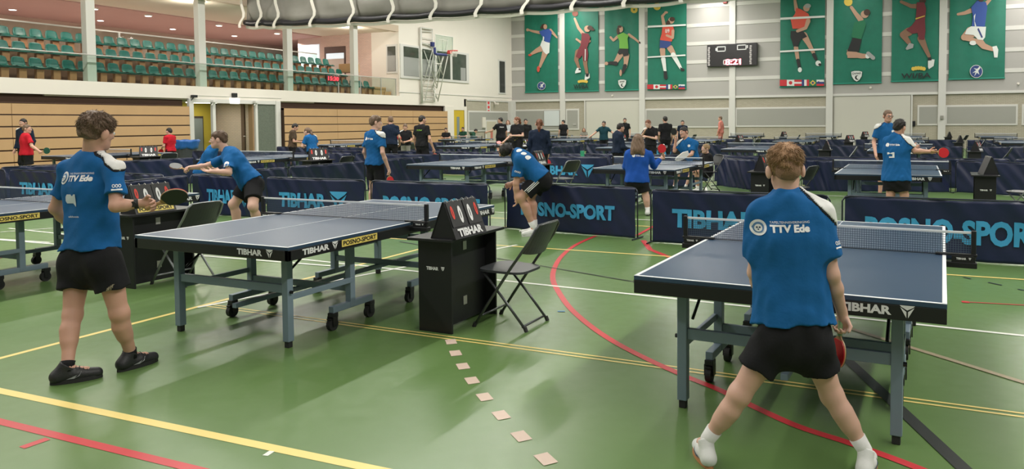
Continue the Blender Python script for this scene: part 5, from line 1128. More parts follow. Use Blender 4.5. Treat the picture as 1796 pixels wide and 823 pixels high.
def person(label, J, top=C_black, bottom=C_black, hair=H_brown, hstyle='short', skin=M_skin, h=.012, girth=1.0, sleeve='short', legs='shorts', shoes=M_shk, sole=M_sol, sock=None, hs=1.0, white_shoulder=False,
           detail=False, ws_drop=.030, face=True, hands=None, strands=0, shade_top=None, feet=True, shirt_len=.02, sf=.70, accent=None, seed=1, piping=None, socks_h=.5, stripe=None):
    s = J['s']; g = s*girth; r, fr, up = frame(J); base = (J['anL']+J['anR'])/2; root = thing('person', label, 'person', (base[0], base[1], 0)); bpy.context.view_layer.update()
    off = V(base[0], base[1], 0); J = {k: (v-off if isinstance(v, np.ndarray) and k not in ('look', 'toeL', 'toeR') else v) for k, v in J.items()}
    pel = (J['hiL']+J['hiR'])/2; neck = J['neck']; T = lambda t: pel+(neck-pel)*t
    minr = h*.55 if h > .009 else 0
    # --- body
    F = Field(); hr_ = J['hiR']-J['hiL']; hr_ = unit(hr_-up*(hr_@up)); hf = np.cross(up, hr_)
    F.cone(T(.04), T(.32), .130*g, .112*g, .05, hf, .74); F.cone(T(.32), T(.74), .112*g, .138*g, .05, fr, .70); F.cone(T(.66)-r*.055*s, T(.66)+r*.055*s, .095*g, .095*g, .06, fr, .86)
    for S, q in (('L', -1), ('R', 1)):
        sh, el, wr = J['sh'+S], J['el'+S], J['wr'+S]; F.cone(neck-up*.01*s, sh, .044*s, .046*s, .05); F.cone(sh, el, .047*g, .036*g, .03); F.cone(el, el+(wr-el)*.35, .037*g, .036*g, .02); F.cone(el+(wr-el)*.35, wr, .037*g, .0255*g, .02)
    hd, lk = J['head'], J['look']; hup = unit(unit(hd-neck)*.5+V(0, 0, 1)*.5); 
    if 'hup' in J: hup = unit(J['hup'])
    hup = unit(hup-lk*(hup@lk)); hx = np.cross(lk, hup); z = s*hs; z = (.55*s+.45)*hs
    F.cone(neck-up*.03*s, hd-hup*.045*z-lk*.015*z, .060*s, .057*z, .03)
    E = (hx, lk, hup); H = lambda a, b, c: hd+(hx*a+lk*b+hup*c)*z
    F.ell(H(0, -.012, .022), V(.074, .095, .090)*z, E, .01); F.ell(H(0, .028, -.035), V(.058, .062, .076)*z, E, .03); F.ell(H(0, .055, -.090), V(.030, .030, .024)*z, E, .03)
    F.cone(H(-.045, .01, -.06), H(-.018, .06, -.092), .022*z, .018*z, .03); F.cone(H(.045, .01, -.06), H(.018, .06, -.092), .022*z, .018*z, .03)
    F.cone(H(-.028, .076, .020), H(.028, .076, .020), .013*z, .013*z, .015); F.ell(H(-.033, .094, -.002), V(.017, .012, .013)*z, E, .012, '-'); F.ell(H(.033, .094, -.002), V(.017, .012, .013)*z, E, .012, '-')
    F.cone(H(0, .086, .008), H(0, .107, -.030), .008*z, .013*z, .012); F.ell(H(0, .096, -.034), V(.018, .012, .009)*z, E, .008)
    F.cone(H(-.016, .083, -.062), H(.016, .083, -.062), .009*z, .009*z, .008); F.cone(H(-.034, .058, -.022), H(-.034, .058, -.022)+hx*.001, .022*z, .022*z, .02); F.cone(H(.034, .058, -.022), H(.034, .058, -.022)+hx*.001, .022*z, .022*z, .02)
    for q in (-1, 1):
        ea = unit(hx*q+lk*-.35); F.ell(H(q*.090, -.010, -.012), V(.014, .024, .036)*z, (ea, np.cross(hup, ea), unit(hup-lk*.12)), .006)
    for S in 'LR':
        hi, kn, an = J['hi'+S], J['kn'+S], J['an'+S]; q = -1 if S == 'L' else 1
        F.ell(hi-hf*.03*g+up*.0, V(.072, .068, .080)*g, (hr_, hf, up), .05); F.cone(hi, kn, .085*g, .054*g, .04); bk = np.cross(unit(an-kn), hr_); bk = bk if bk@J['toe'+S] < 0 else -bk
        F.ell(kn-bk*.012*s, V(.046, .05, .052)*g, (hr_, J['toe'+S], V(0, 0, 1)), .03); F.cone(kn, an, .051*g, .034*g, .03); c = kn+(an-kn)*.30+bk*.018*g; F.cone(c, kn+(an-kn)*.50+bk*.010*g, .047*g, .040*g, .04)
        t = J['toe'+S]; F.cone(an-V(0, 0, .03*s), an+t*.10*s-V(0, 0, .045*s), .033*s, .026*s, .03)
    hh = hands or {}; HI = {}
    for S, q in (('L', -1), ('R', 1)):
        o = dict(palm=unit(-r*q+fr*.3), curl=.35, d=None, spread=.16); o.update(hh.get(S, {})); HI[S] = hand(F, J['wr'+S], J['el'+S], np.array(o['palm'], float), s, o['curl'], o['spread'], o['d'], (1 if S == 'L' else -1), minr)
        HI[S]['c'] = HI[S]['c']+off
    v, f = F.mesh(h); np_mesh('body', v, f, skin, root)
    hb = max(h, .007)
    # --- shirt
    S_ = Field(); hem = T(-shirt_len)
    S_.cone(T(.70)-fr*.004, hem-up*.02, .175*g, .203*g, .05, unit(fr+hf), .66); S_.cone(T(.68)-r*.075*s-fr*.006*s, T(.68)+r*.075*s-fr*.006*s, .108*g, .108*g, .07, fr, .92); S_.cone(T(.90)-r*.04*s-fr*.012*s, T(.90)+r*.04*s-fr*.012*s, .080*g, .080*g, .06, fr, .95); S_.cone(T(.14), T(-.20), .156*g, .176*g, .04, hf, .86); [S_.ell(J['hi'+q_]-hf*.03*g, V(.107, .106, .118)*g, (hr_, hf, up), .05) for q_ in 'LR']; S_.cuts.append((-unit(T(.4)-pel), hem))
    lenf = {'short': .62, 'long': 1.0}[sleeve]
    for S in 'LR':
        sh, el, wr = J['sh'+S], J['el'+S], J['wr'+S]; S_.cone(neck-up*.015*s, sh, .055*s, .051*g, .06)
        if sleeve == 'short': S_.cone(sh, sh+(el-sh)*lenf*1.12, .051*g, .064*g, .06, end=1)
        else: S_.cone(sh, el, .064*g, .055*g, .03); S_.cone(el, el+(wr-el)*.93, .055*g, .042*g, .03, end=1)
    S_.cone(neck-up*.05*s, neck+unit(hd-neck)*.030*s, .080*s, .067*s, .02, end=1)
    n1_, n2_ = wob(.0060*s, 30/s, seed), wob(.0030*s, 70/s, seed+40, (1, 1, .3)); S_.noise = lambda X, Y, Z: n1_(X, Y, Z)+n2_(X, Y, Z); vv, ff = S_.mesh(hb); shirt = np_mesh('shirt', vv, ff, top, root)
    # --- shorts / trousers
    P_ = Field(); P_.cone(T(.24), T(.10), .120*g, .136*g, .04, hf, .82); P_.cone(T(.10), T(-.03), .138*g, .146*g, .05, hf, .84)
    for S in 'LR':
        hi, kn, an = J['hi'+S], J['kn'+S], J['an'+S]
        P_.ell(hi-hf*.03*g, V(.095, .092, .105)*g, (hr_, hf, up), .05)
        if legs == 'shorts': e = hi+(kn-hi)*sf; P_.cone(hi-unit(kn-hi)*.02, e, .096*g, .103*g, .05, end=1)
        else: P_.cone(hi, kn, .098*g, .072*g, .05); P_.cone(kn, an+V(0, 0, .02), .070*g, .056*g, .04, end=1)
    P_.noise = wob(.006*s, 38/s, seed+5); vv, ff = P_.mesh(hb); np_mesh('shorts' if legs == 'shorts' else 'trousers', vv, ff, bottom, root)
    # --- hair
    K = Field(); gr = .004*z
    if hstyle in ('short', 'crop', 'mop', 'quiff'):
        K.ell(H(0, -.016, .030), V(.081, .101, .096)*z, E, .02)
        if hstyle == 'mop': K.ell(H(0, -.026, .036), V(.079, .083, .086)*z, E, .03); K.ell(H(0, .03, .066), V(.060, .062, .042)*z, E, .03)
        if hstyle == 'quiff': K.ell(H(0, .035, .095), V(.062, .060, .035)*z, E, .03); K.ell(H(0, -.02, .07), V(.078, .080, .06)*z, E, .03)
        if hstyle == 'crop': pass
        if hstyle != 'quiff': K.cone(H(-.02, -.075, -.02), H(.02, -.075, -.02), .035*z, .035*z, .03)
        else:
            K2 = Field(); K2.ell(H(0, -.015, .026), V(.0775, .0985, .0935)*z, E, .02); K2.cone(H(-.02, -.072, -.02), H(.02, -.072, -.02), .033*z, .033*z, .03); K2.cuts.append((unit(-hup*1.0+lk*.80), H(0, .0, -.012))); K2.cuts.append((-hup, H(0, 0, -.085))); K2.noise = wob(.0015*z, 120/z, seed+3); v2, f2 = K2.mesh(max(h*.8, .005)); np_mesh('short_back_hair', v2, f2, mat('hair_faded', (.27, .15, .09), .7, bump=(200, .5), var=(120, .3)), root)
        low = {'mop': -.085, 'quiff': -.030}.get(hstyle, -.072)
        n1 = unit(-hup*1.0+lk*.80); K.cuts.append((n1, H(0, .0, -.012 if hstyle != 'mop' else -.02))); K.cuts.append((-hup, H(0, 0, low))); n2 = unit(lk*1.0-hup*.25); K.cuts.append((n2, H(0, .078, .06)))
    else:
        K.ell(H(0, -.018, .028), V(.083, .102, .097)*z, E, .02); K.cuts.append((unit(lk*1.0-hup*.25), H(0, .080, .06)))
        if hstyle == 'long':
            K.cone(H(0, -.05, 0), H(0, -.085, -.15), .092*z, .10*z, .04); K.cone(H(-.05, -.05, -.05), H(-.085, -.09, -.22), .062*z, .050*z, .04); K.cone(H(.05, -.05, -.05), H(.085, -.09, -.22), .062*z, .045*z, .04)
            K.cuts.append((unit(lk*1.0-hup*.35), H(0, .035, -.01)))
        if hstyle == 'pony': K.ell(H(0, -.105, .03), V(.03, .03, .03)*z, E, .02); K.cone(H(0, -.115, .03), H(0, -.135, -.08), .030*z, .036*z, .03); K.cone(H(0, -.135, -.08), H(0, -.12, -.20), .036*z, .018*z, .03); n1 = unit(-hup*1.0+lk*.9); 
        if hstyle == 'bun': K.ell(H(0, -.10, .05), V(.035, .035, .035)*z, E, .02)
        if hstyle in ('pony', 'bun'):
            K.ell(H(0, .06, -.07), V(.075, .07, .085)*z, E, .01, '-'); K.ell(H(0, -.03, -.13), V(.10, .075, .065)*z, E, .01, '-')
    K.noise = wob(.0042*z, 95/z, seed+9, (1, 1, .6)); vv, ff = K.mesh(max(h*.8, .005)); ho = np_mesh('hair', vv, ff, hair, root)
    if strands:
        rg = np.random.default_rng(seed); base_v = vv[rg.integers(0, len(vv), strands)]; MBs = MB(); cc = H(0, -.012, .02)
        cr_ = H(0, -.055, .12)
        for p in base_v:
            nrm = unit(p-cc); hgt_ = (p-hd)@hup/z
            if hgt_ < -.035: continue
            flow = unit((p-cr_)-nrm*((p-cr_)@nrm))+hup*-.25; L_ = (.010+.022*min(1, max(0, (hgt_+.03)/.1)))*z*rg.uniform(.5, 1.2); d = unit(nrm*rg.uniform(.15, .6)+flow*.8+rg.normal(size=3)*.24)
            q1 = p-nrm*.003+d*L_*.5; q2 = q1+unit(d*.8-hup*.35+flow*.3)*L_*.6; w = .0021*z; sd_ = unit(np.cross(d, nrm))*w; n_ = len(MBs.v)
            a0 = p-nrm*.004; MBs.v += [tuple(a0-sd_), tuple(a0+sd_), tuple(q1+sd_*.8), tuple(q1-sd_*.8), tuple(q2), tuple(a0+nrm*w), tuple(q1+nrm*w)]
            MBs.f += [(n_, n_+1, n_+2, n_+3), (n_+3, n_+2, n_+4), (n_+1, n_+5, n_+6, n_+2), (n_+5, n_, n_+3, n_+6), (n_+2, n_+6, n_+4), (n_+6, n_+3, n_+4)]
        me = bpy.data.meshes.new('hair'); me.from_pydata([tuple(x) for x in vv]+MBs.v, [], [tuple(int(i) for i in q) for q in ff]+[tuple(i+len(vv) for i in q) for q in MBs.f]); me.materials.append(hair)
        me.polygons.foreach_set('use_smooth', [True]*len(me.polygons)); old = ho.data; ho.data = me; bpy.data.meshes.remove(old)
    # --- face parts
    if face:
        for q in (-1, 1):
            mb = MB(); P = H(q*.032, .0845, -.002); bm = bmesh.new(); bmesh.ops.create_uvsphere(bm, u_segments=12, v_segments=8, radius=.0115*z); bm.verts.index_update(); mb.add([tuple(V(*w_.co)+P) for w_ in bm.verts], [tuple(w_.index for w_ in p_.verts) for p_ in bm.faces]); bm.free()
            e = mb.build('eye', M_eye, root, smooth=True); MB().cyl(tuple(P+lk*.009*z), tuple(P+lk*.0122*z), .0058*z, 10).build('iris', M_iris, e)
            MB().tube([H(q*.016, .092, .020), H(q*.034, .089, .026), H(q*.050, .076, .020)], [.0035*z, .0042*z, .002*z], 6).build('eyebrow', hair, root, smooth=True)
        MB().tube([H(-.022, .084, -.062), H(0, .0925, -.061), H(.022, .084, -.062)], [.002*z, .0045*z, .002*z], 6).build('lips', M_lip, root, smooth=True)
    # --- feet
    if feet:
        for S in 'LR':
            if sock is not None:
                kn, an = J['kn'+S], J['an'+S]; MB().tube([an+(kn-an)*socks_h*.42, an+(kn-an)*.05, an-V(0, 0, .03*s)], [.043*g, .040*s, .042*s], 16).build('sock', sock, root, smooth=True)
            shoe(J, S, s, shoes, sole, root, h, accent=accent)
    # --- projection of prints
    def proj(c, xdir, ydir, nrm, x, y, off_=.0035, fld=S_):
        p = c+xdir*x+ydir*y+nrm*.16*s
        for _ in range(26):
            d = fld.value(p[None])[0]; p = p-nrm*min(max(d, -.02), .05)*.85
            if abs(d) < .0008: break
        return tuple(p+nrm*off_)
    info = dict(root=root, shirt=shirt, field=S_, r=r, fr=fr, up=up, s=s, g=g, J=J, T=T, proj=proj, hands=HI, hd=hd, H=H, P=P_, neck=neck, off=off, hb=hb)
    if white_shoulder:
        sh = J['sh'+('R' if white_shoulder == 'R' else 'L')]; el = J['el'+('R' if white_shoulder == 'R' else 'L')]; tip = sh+unit(sh-neck)*.045*s+up*.030*s-fr*.012*s; a = neck+unit(sh-neck)*.058*s+up*.045*s-fr*.005*s
        for nm_, m_, inf, w_ in (('shoulder_piping', C_black, .0018, 1.0), ('white_shoulder_panel', C_white, .0038, 0.0)):
            W_ = Field(); W_.p = list(S_.p); W_.noise = S_.noise; lt = r if white_shoulder == 'R' else -r
            p1 = neck+lt*.058*s+up*.046*s; p2 = sh+lt*.050*s-up*ws_drop*s; v_ = p2-p1; a_, b_ = v_@lt, v_@up; nn = unit(up*a_-lt*b_)
            def ex(Fg, X, Y, Z, p1=p1-nn*(.012*s*w_), inf=inf, nn=nn, lt=lt, lim=el):
                d = -((X-p1[0])*nn[0]+(Y-p1[1])*nn[1]+(Z-p1[2])*nn[2]); d2 = .056*s-((X-neck[0])*lt[0]+(Y-neck[1])*lt[1]+(Z-neck[2])*lt[2])
                return np.maximum(np.maximum(Fg-inf, d), d2).astype(np.float32)
            vv, ff = W_.mesh(hb, ex)
            if len(vv): np_mesh(nm_, vv, ff, m_, root)
    return info
def print_text(I, st, c, w, h, m=M_txtw, name='shirt_lettering', xd=None, n=None, bold=.03, shear=0, sub=.02, up=None):
    n = -I['fr'] if n is None else unit(n); u = I['up'] if up is None else unit(up); u = unit(u-n*(u@n)); xd = np.cross(u, n)
    c = np.array(c)-I['off'] if I.get('world') else c
    return text_obj(st, w, h, lambda x, y: I['proj'](c, xd, u, n, x, y), m, I['root'], name, bold=bold, shear=shear, sub=sub)
def print_poly(I, polys, c, m=M_txtw, name='shirt_print', n=None, off_=.0035, up=None):
    n = -I['fr'] if n is None else unit(n); u = I['up'] if up is None else unit(up); u = unit(u-n*(u@n)); xd = np.cross(u, n); mb = MB()
    for p in polys:
        cx = sum(a for a, b in p)/len(p); cy = sum(b for a, b in p)/len(p); P3 = [I['proj'](c, xd, u, n, x, y, off_) for x, y in p]; cc = I['proj'](c, xd, u, n, cx, cy, off_); k = len(p)
        mb.add(P3+[cc], [(i, (i+1) % k, k) for i in range(k)])
    return mb.build(name, m, I['root'])
def club_print(I, detail=2, dx=0.0, dz=0.0):
    s = I['s']; c = I['T'](.80)+I['r']*dx+I['up']*dz
    if detail == 2:
        print_poly(I, [disc_poly(-.112*s, .0, .042*s, 24)], c, M_txtw, 'round_badge'); print_poly(I, [disc_poly(-.112*s, .0, .029*s, 20)], c, mat('badge_blue', (.10, .22, .42), .7), 'badge_centre', off_=.0065)
        print_poly(I, [disc_poly(-.112*s, -.002*s, .020*s, 16)], c, M_txtw, 'badge_face', off_=.0095); print_poly(I, [disc_poly(-.119*s, .001*s, .005*s, 8), disc_poly(-.105*s, .001*s, .005*s, 8), disc_poly(-.112*s, -.010*s, .004*s, 8)], c, mat('badge_dark', (.02, .04, .10), .7), 'badge_marks', off_=.0125)
        print_text(I, 'TAFELTENNISVERENIGING', c+I['r']*.045*s+I['up']*.026*s, .20*s, .012*s, M_txtw, bold=.0)
        print_text(I, 'TTV Ede', c+I['r']*.045*s-I['up']*.006*s, .20*s, .040*s, M_txtw, bold=.05)
    else:
        print_poly(I, [disc_poly(-.085*s, .0, .030*s, 14)], c, M_txtw, 'round_badge'); print_text(I, 'TTV Ede', c+I['r']*.03*s-I['up']*.004*s, .15*s, .030*s, M_txtw, bold=.05)
def paddle(label, c, d, n, s=1.0, front=None, back=None, grip=None):
    """c = grip centre, d = direction from grip to blade, n = blade normal"""
    front = front or M_rub_r; back = back or M_rub_k; d = unit(d); n = unit(n-d*(np.array(n)@d)); l = np.cross(d, n); t = thing('table_tennis_paddle', label, 'paddle', tuple(c))
    P = [(.075*math.cos(a)*1.0, .080*math.sin(a)+.135) for a in np.linspace(-PI/2+.35, 3*PI/2-.35, 30)]
    P = [(.014, .045)]+[p for p in P]+[(-.014, .045)]; P = [p for p in P]
    f = lambda o: (lambda a, b: tuple(l*a*s+d*b*s+n*o*s)); MB().prism(P, f(-.003), f(.003)).build('blade', M_blade, t)
    P2 = [(.073*math.cos(a), .078*math.sin(a)+.137) for a in np.linspace(-PI/2+.5, 3*PI/2-.5, 28)]
    MB().prism(P2, f(.003), f(.007)).build('rubber', front, t); MB().prism(P2, f(-.007), f(-.003)).build('rubber', back, t)
    MB().tube([tuple(d*a*s) for a in (-.052, -.045, 0, .05)], [.015*s, .0155*s, .0125*s, .0125*s], 12).build('handle', grip or M_blade, t); return t
# ================================================================== the people
A = at
def toe(u0, v0, u1, v1): a = at_z(u0, v0, 0); b = at_z(u1, v1, 0); return unit(b-a)
# boy at the left foreground, seen from behind ----------------------------------
D = 4.74
J = dict(head=A(171, 230, D), neck=A(161, 274, D+.02), shL=A(120, 297, D+.10), shR=A(202, 296, D-.08), elL=A(97, 366, D+.14), elR=A(203, 362, D-.16), wrL=A(128, 402, D+.30), wrR=A(247, 357, D-.10),
         hiL=A(138, 460, D+.05), hiR=A(188, 460, D-.04), knL=A(127, 553, D-.02), knR=A(209, 550, D-.02), anL=at_z(118, 643, .10), anR=at_z(229, 620, .10), look=unit(CR*.36+CF*.92+V(0, 0, -.08)), toeL=toe(97, 668, 163, 657), toeR=toe(212, 652, 280, 631), s=.97)
I = person('boy in blue club shirt at the left, back turned, paddle at his waist', J, C_blue, C_black, H_brown, 'mop', M_skin, h=.0055, sleeve='short', shoes=M_shk, sole=M_sol, sock=C_black, socks_h=.22, hs=1.0,
           white_shoulder='R', hands={'R': dict(palm=V(0, 0, -.3)-CF*.9, curl=.75, d=CR*.95+CF*.1-V(0, 0, .05)), 'L': dict(palm=CR, curl=.5)}, strands=2600, accent=M_sw, seed=3, girth=1.0, sf=.52, shirt_len=-.125, ws_drop=.004)
club_print(I, dx=-.005)
s_ = I['s']; c_ = I['T'](.55)
print_poly(I, [[(-.085, .03), (-.07, .045), (.035, .045), (.035, -.012), (-.07, -.012), (-.085, .003)], [(.005, -.011), (.035, -.034), (.035, -.011)]], c_+I['up']*.02, mat('print_light_grey', (.55, .62, .66), .7), 'sponsor_shape')
print_text(I, 'tafeltennis', c_-I['up']*.075+I['r']*.0, .11, .012, M_txtw, 'small_lettering', bold=0)
c2 = (I['J']['shR']+(I['J']['elR']-I['J']['shR'])*.45); print_text(I, 'OOO', c2, .05, .022, M_txtw, 'sleeve_lettering', n=-CF*.8+CR*.6, up=V(0, 0, 1)) ; print_poly(I, [[(-.03, -.028), (.03, -.028), (.03, -.018), (-.03, -.018)]], c2, M_txtw, 'sleeve_bar', n=-CF*.8+CR*.6, up=V(0, 0, 1))
w0 = I['J']['wrR']; e0 = I['J']['elR']; dd = unit(w0-e0); MB().tube([tuple(w0-dd*.035), tuple(w0-dd*.012)], .0315, 16).cyl(tuple(w0-dd*.024-CF*.026), tuple(w0-dd*.024-CF*.036), .018, 14).build('wrist_watch', M_rubber, I['root'])
hc = I['hands']['R']; paddle('black faced paddle with pale edge held at the waist by the boy at the left', hc['c']+hc['d']*.015, unit(CR*.88+V(0, 0, .38)+CF*.1), unit(-CF*.55+V(0, 0, -.70)+CR*.1), .97, M_rub_k, M_rub_r)
# olive side insert on the shorts
P_ = I['P']; W_ = Field(); W_.p = list(P_.p); W_.noise = P_.noise; kk = I['J']['knR']; hh_ = I['J']['hiR']; cc = hh_+(kk-hh_)*.45
CnA, CnB = cc-CF*.08+CR*.12+V(0, 0, .08), hh_+(kk-hh_)*.56-CF*.12+CR*.01
Cn = Field(); Cn.cone(CnA, CnB, .012, .030, .01)
vv, ff = W_.mesh(.007, lambda Fg, X, Y, Z: np.maximum(Fg-.003, Field.dist(Cn.p[0], X, Y, Z)).astype(np.float32))
if len(vv): np_mesh('shorts_side_insert', vv, ff, mat('insert_olive', (.24, .21, .13), .8), I['root'])

# boy at the right foreground, seen from behind ----------------------------------
D = 3.36
J = dict(head=A(1377, 297, D), neck=A(1381, 343, D), shL=A(1331, 375, D+.02), shR=A(1440, 375, D-.02), elL=A(1324, 478, D+.07), elR=A(1459, 482, D-.03), wrL=A(1338, 525, D+.15), wrR=A(1477, 550, D+.06),
         hiL=A(1361, 592, D), hiR=A(1421, 594, D), knL=A(1297, 693, D+.02), knR=A(1459, 694, D+.02), anL=at_z(1238, 775, .10), anR=A(1519, 800, D-.02), look=unit(CF*1.0+CR*.02+V(0, 0, -.06)), toeL=unit(-CR*.10+CF*.9), toeR=unit(CR*.45+CF*.8), s=.85)
J['anR'][2] = .10; J['toeL'][2] = 0; J['toeR'][2] = 0
I = person('boy in blue club shirt at the right, legs apart, back turned, before the right table', J, C_blue, C_black, H_light, 'quiff', M_skinp, h=.005, hs=.93, sleeve='short', shoes=M_shw, sole=M_gum, sock=C_white, socks_h=.62,
           white_shoulder='R', hands={'R': dict(palm=unit(-CR*.75-CF*.5), curl=.95, d=unit(V(0, 0, -.9)+CR*.1+CF*.1)), 'L': dict(palm=CR, curl=.5)}, strands=3200, accent=M_navyacc, seed=11, girth=1.04, sf=.55, shirt_len=-.115)
club_print(I, dx=-.045, dz=-.005)
c2 = (I['J']['shR']+(I['J']['elR']-I['J']['shR'])*.46); print_text(I, 'OOO', c2, .045, .018, M_txtw, 'sleeve_lettering', n=-CF*.7+CR*.7, up=V(0, 0, 1)); print_poly(I, [[(-.025, -.026), (.025, -.026), (.025, -.018), (-.025, -.018)]], c2, M_txtw, 'sleeve_bar', n=-CF*.7+CR*.7, up=V(0, 0, 1))
hc = I['hands']['R']; paddle('red paddle held head down by the boy in the right foreground', hc['c']+V(0, 0, .005), unit(V(0, 0, -1)-CR*.10-CF*.05), unit(CR*.97+CF*.16), .88, M_rub_k, M_rub_r, mat('grip_green', (.25, .42, .20), .5))

# leaning player at the far end of the left tables ----------------------------------
D = 10.2
J = dict(head=A(383, 245, D), neck=A(399, 266, D+.02), shL=A(386, 278, D-.14), shR=A(409, 281, D+.16), elL=A(414, 304, D-.22), elR=A(362, 292, D+.12), wrL=A(374, 301, D-.34), wrR=A(336, 294, D-.08),
         hiL=A(445, 323, D-.09), hiR=A(438, 321, D+.10), knL=A(444, 362, D-.30), knR=A(410, 358, D+.02), anL=A(455, 408, D-.10), anR=A(418, 408, D+.06), look=unit(-CR*.97-CF*.28+V(0, 0, -.03)), toeL=unit(-CR*.8-CF*.5), toeR=unit(-CR*.9-CF*.3), s=1.03)
for S in 'LR': J['an'+S][2] = .09; J['toe'+S][2] = 0
J['shL'], J['shR'] = A(402, 283, D-.17), A(398, 276, D+.17); J['elL'] = A(401, 303, D-.30)
I = person('player in blue club shirt leaning forward at the left with paddle stretched out', J, C_blue, C_black, H_mid, 'short', M_skinp, h=.009, hands={'L': dict(palm=V(0, 0, 1)-CF*.3, curl=.18, spread=.4), 'R': dict(palm=V(0, 0, -.6)-CF*.5, curl=.8)}, shoes=M_shw, sock=C_white, seed=4, strands=500, girth=1.1)
n_ = unit(-CF); print_poly(I, [disc_poly(0, 0, .035, 14)], I['T'](.62)-I['r']*.0, M_txtw, 'round_badge', n=n_, up=V(0, 0, 1)); c2 = I['J']['shL']+(I['J']['elL']-I['J']['shL'])*.45; print_text(I, 'OOO', c2, .09, .028, M_txtw, 'sleeve_lettering', n=n_, up=V(0, 0, 1))
hc = I['hands']['R']; paddle('paddle seen edge-on in the leaning player\'s outstretched hand', hc['c']-CR*.02, unit(-CR*.9+V(0, 0, .32)), unit(V(0, 0, .8)+CR*.35-CF*.35), 1.0, M_rub_k, M_rub_r)

# second blue shirt hidden behind him
D = 14.3
J = dict(head=A(388, 243, D), neck=A(376, 258, D), shL=A(367, 267, D+.16), shR=A(364, 269, D-.16), elL=A(372, 290, D+.2), elR=A(366, 292, D-.2), wrL=A(385, 300, D+.1), wrR=A(385, 300, D-.1),
         hiL=A(352, 305, D+.09), hiR=A(352, 305, D-.09), knL=A(366, 335, D+.1), knR=A(360, 335, D-.1), anL=A(352, 365, D+.1), anR=A(350, 365, D-.1), look=unit(CR+CF*.2), toeL=unit(CR+CF*.2), toeR=unit(CR+CF*.1), s=.98)
for S in 'LR': J['an'+S][2] = .09; J['toe'+S][2] = 0
person('player in blue club shirt half hidden behind the leaning player\'s head', J, C_blue, C_black, H_mid, 'short', M_skinp, h=.012, white_shoulder='L', seed=6)

# bending player picking up the ball ----------------------------------
D = depth(-5.25, 9.05)
J = dict(head=A(886, 264, D-.02), neck=A(906, 270, D), shL=A(912, 281, D-.18), shR=A(918, 277, D+.18), elL=A(905, 322, D-.16), elR=A(919, 312, D+.20), wrL=A(906, 347, D-.12), wrR=A(898, 322, D+.14),
         hiL=A(946, 316, D-.09), hiR=A(950, 315, D+.09), knL=A(913, 346, D-.12), knR=A(931, 344, D+.10), anL=A(937, 388, D-.05), anR=A(938, 388, D+.10), look=unit(-CR*.72+V(0, 0, -.69)-CF*.05), toeL=unit(-CR*.85-CF*.5), toeR=unit(-CR*.9-CF*.2), s=1.03)
J['hup'] = unit(-CR*.70+V(0, 0, .72)); J['anL'][2] = .10; J['anR'][2] = .10
for S in 'LR': J['toe'+S][2] = 0
I = person('player in blue shirt and striped black shorts bending down to pick up a ball', J, C_blue, C_black, H_dark, 'short', M_skin, h=.009, hands={'L': dict(palm=-CR, curl=.5), 'R': dict(palm=-CF, curl=.6)}, shoes=M_shw, sole=M_solw, sock=C_white, socks_h=.55, seed=8, strands=500, shirt_len=-.02, sf=.72, girth=1.12)
n_ = unit(-CF*.75+V(0, 0, .66))
for (t_, a_) in ((.86, 0), (.66, .0), (.48, .0)): print_poly(I, [disc_poly(0, 0, .05, 14, .030)], I['T'](t_), M_txtw, 'shirt_print', n=n_)
c2 = I['J']['shL']+(I['J']['elL']-I['J']['shL'])*.5; print_text(I, 'OOO', c2, .09, .025, M_txtw, 'sleeve_lettering', n=-CF, up=V(0, 0, 1)+CR*.3)
ks, hs_ = I['J']['knL'], I['J']['hiL']
for k_ in range(3):
    ax = unit(ks-hs_); pr = unit(np.cross(ax, CF)); mb = MB(); pts3 = []
    for t_ in np.linspace(.05, .80, 8):
        q = hs_+(ks-hs_)*t_+pr*(.022*(k_-1)); q2 = q-CF*.16
        for _ in range(20): dv = I['P'].value(q2[None])[0]; q2 = q2+CF*dv*.85
        pts3.append(q2-CF*.002)
    mb.tube([tuple(q) for q in pts3], .0065, 5); mb.build('shorts_stripe', M_txtw, I['root'])

# blue shirt kid standing behind the barriers left of centre ----------------------------------
D = 12.7; p = A(657, 217, D)
J = stand(p[0], p[1], math.degrees(YAW)+90-38-0, 1.72, wrR=(.17, .03, .475), look=(.55, .85, -.05), elR=(.16, -.03, .635)); J['s'] = .95
I = person('boy in blue club shirt standing left of centre with a red paddle hanging down', J, C_blue, C_black, H_brown, 'mop', M_skinp, h=.009, white_shoulder='R', hands={'R': dict(palm=-CR, curl=.7)}, shoes=M_shw, sock=C_white, seed=12, strands=400)
club_print(I, 1); hc = I['hands']['R']; paddle('red paddle hanging from the hand of the standing boy left of centre', hc['c'], V(0, 0, -1)+CR*.15, -CF*.5+CR*.7, 1.0, M_rub_r, M_rub_k)

# girl in blue jacket with paddle at the centre table ----------------------------------
D = depth(-4.45, 11.75)
J = dict(head=A(1119, 247, D), neck=A(1119, 262, D), shL=A(1102, 270, D), shR=A(1138, 271, D), elL=A(1097, 292, D+.10), elR=A(1147, 290, D+.12), wrL=A(1112, 290, D+.32), wrR=A(1158, 279, D+.20),
         hiL=A(1108, 318, D), hiR=A(1126, 318, D), knL=A(1103, 342, D+.12), knR=A(1133, 345, D), anL=A(1100, 380, D-.1), anR=A(1136, 378, D), look=unit(CF+CR*.15), toeL=unit(CF*1.0-CR*.1), toeR=unit(CF+CR*.2), s=.93)
for S in 'LR': J['an'+S][2] = .09; J['toe'+S][2] = 0
I = person('girl in blue club jacket with long brown hair playing at the middle table', J, C_jack, C_black, H_long, 'long', M_skinp, h=.009, sleeve='long', hands={'R': dict(palm=-CF*.4-CR*.3+V(0, 0, .5), curl=.7, d=CR*.8+V(0, 0, .4)), 'L': dict(palm=CF, curl=.6)}, shoes=M_shw, sock=C_white, seed=14, girth=1.10, strands=700, shirt_len=.03)
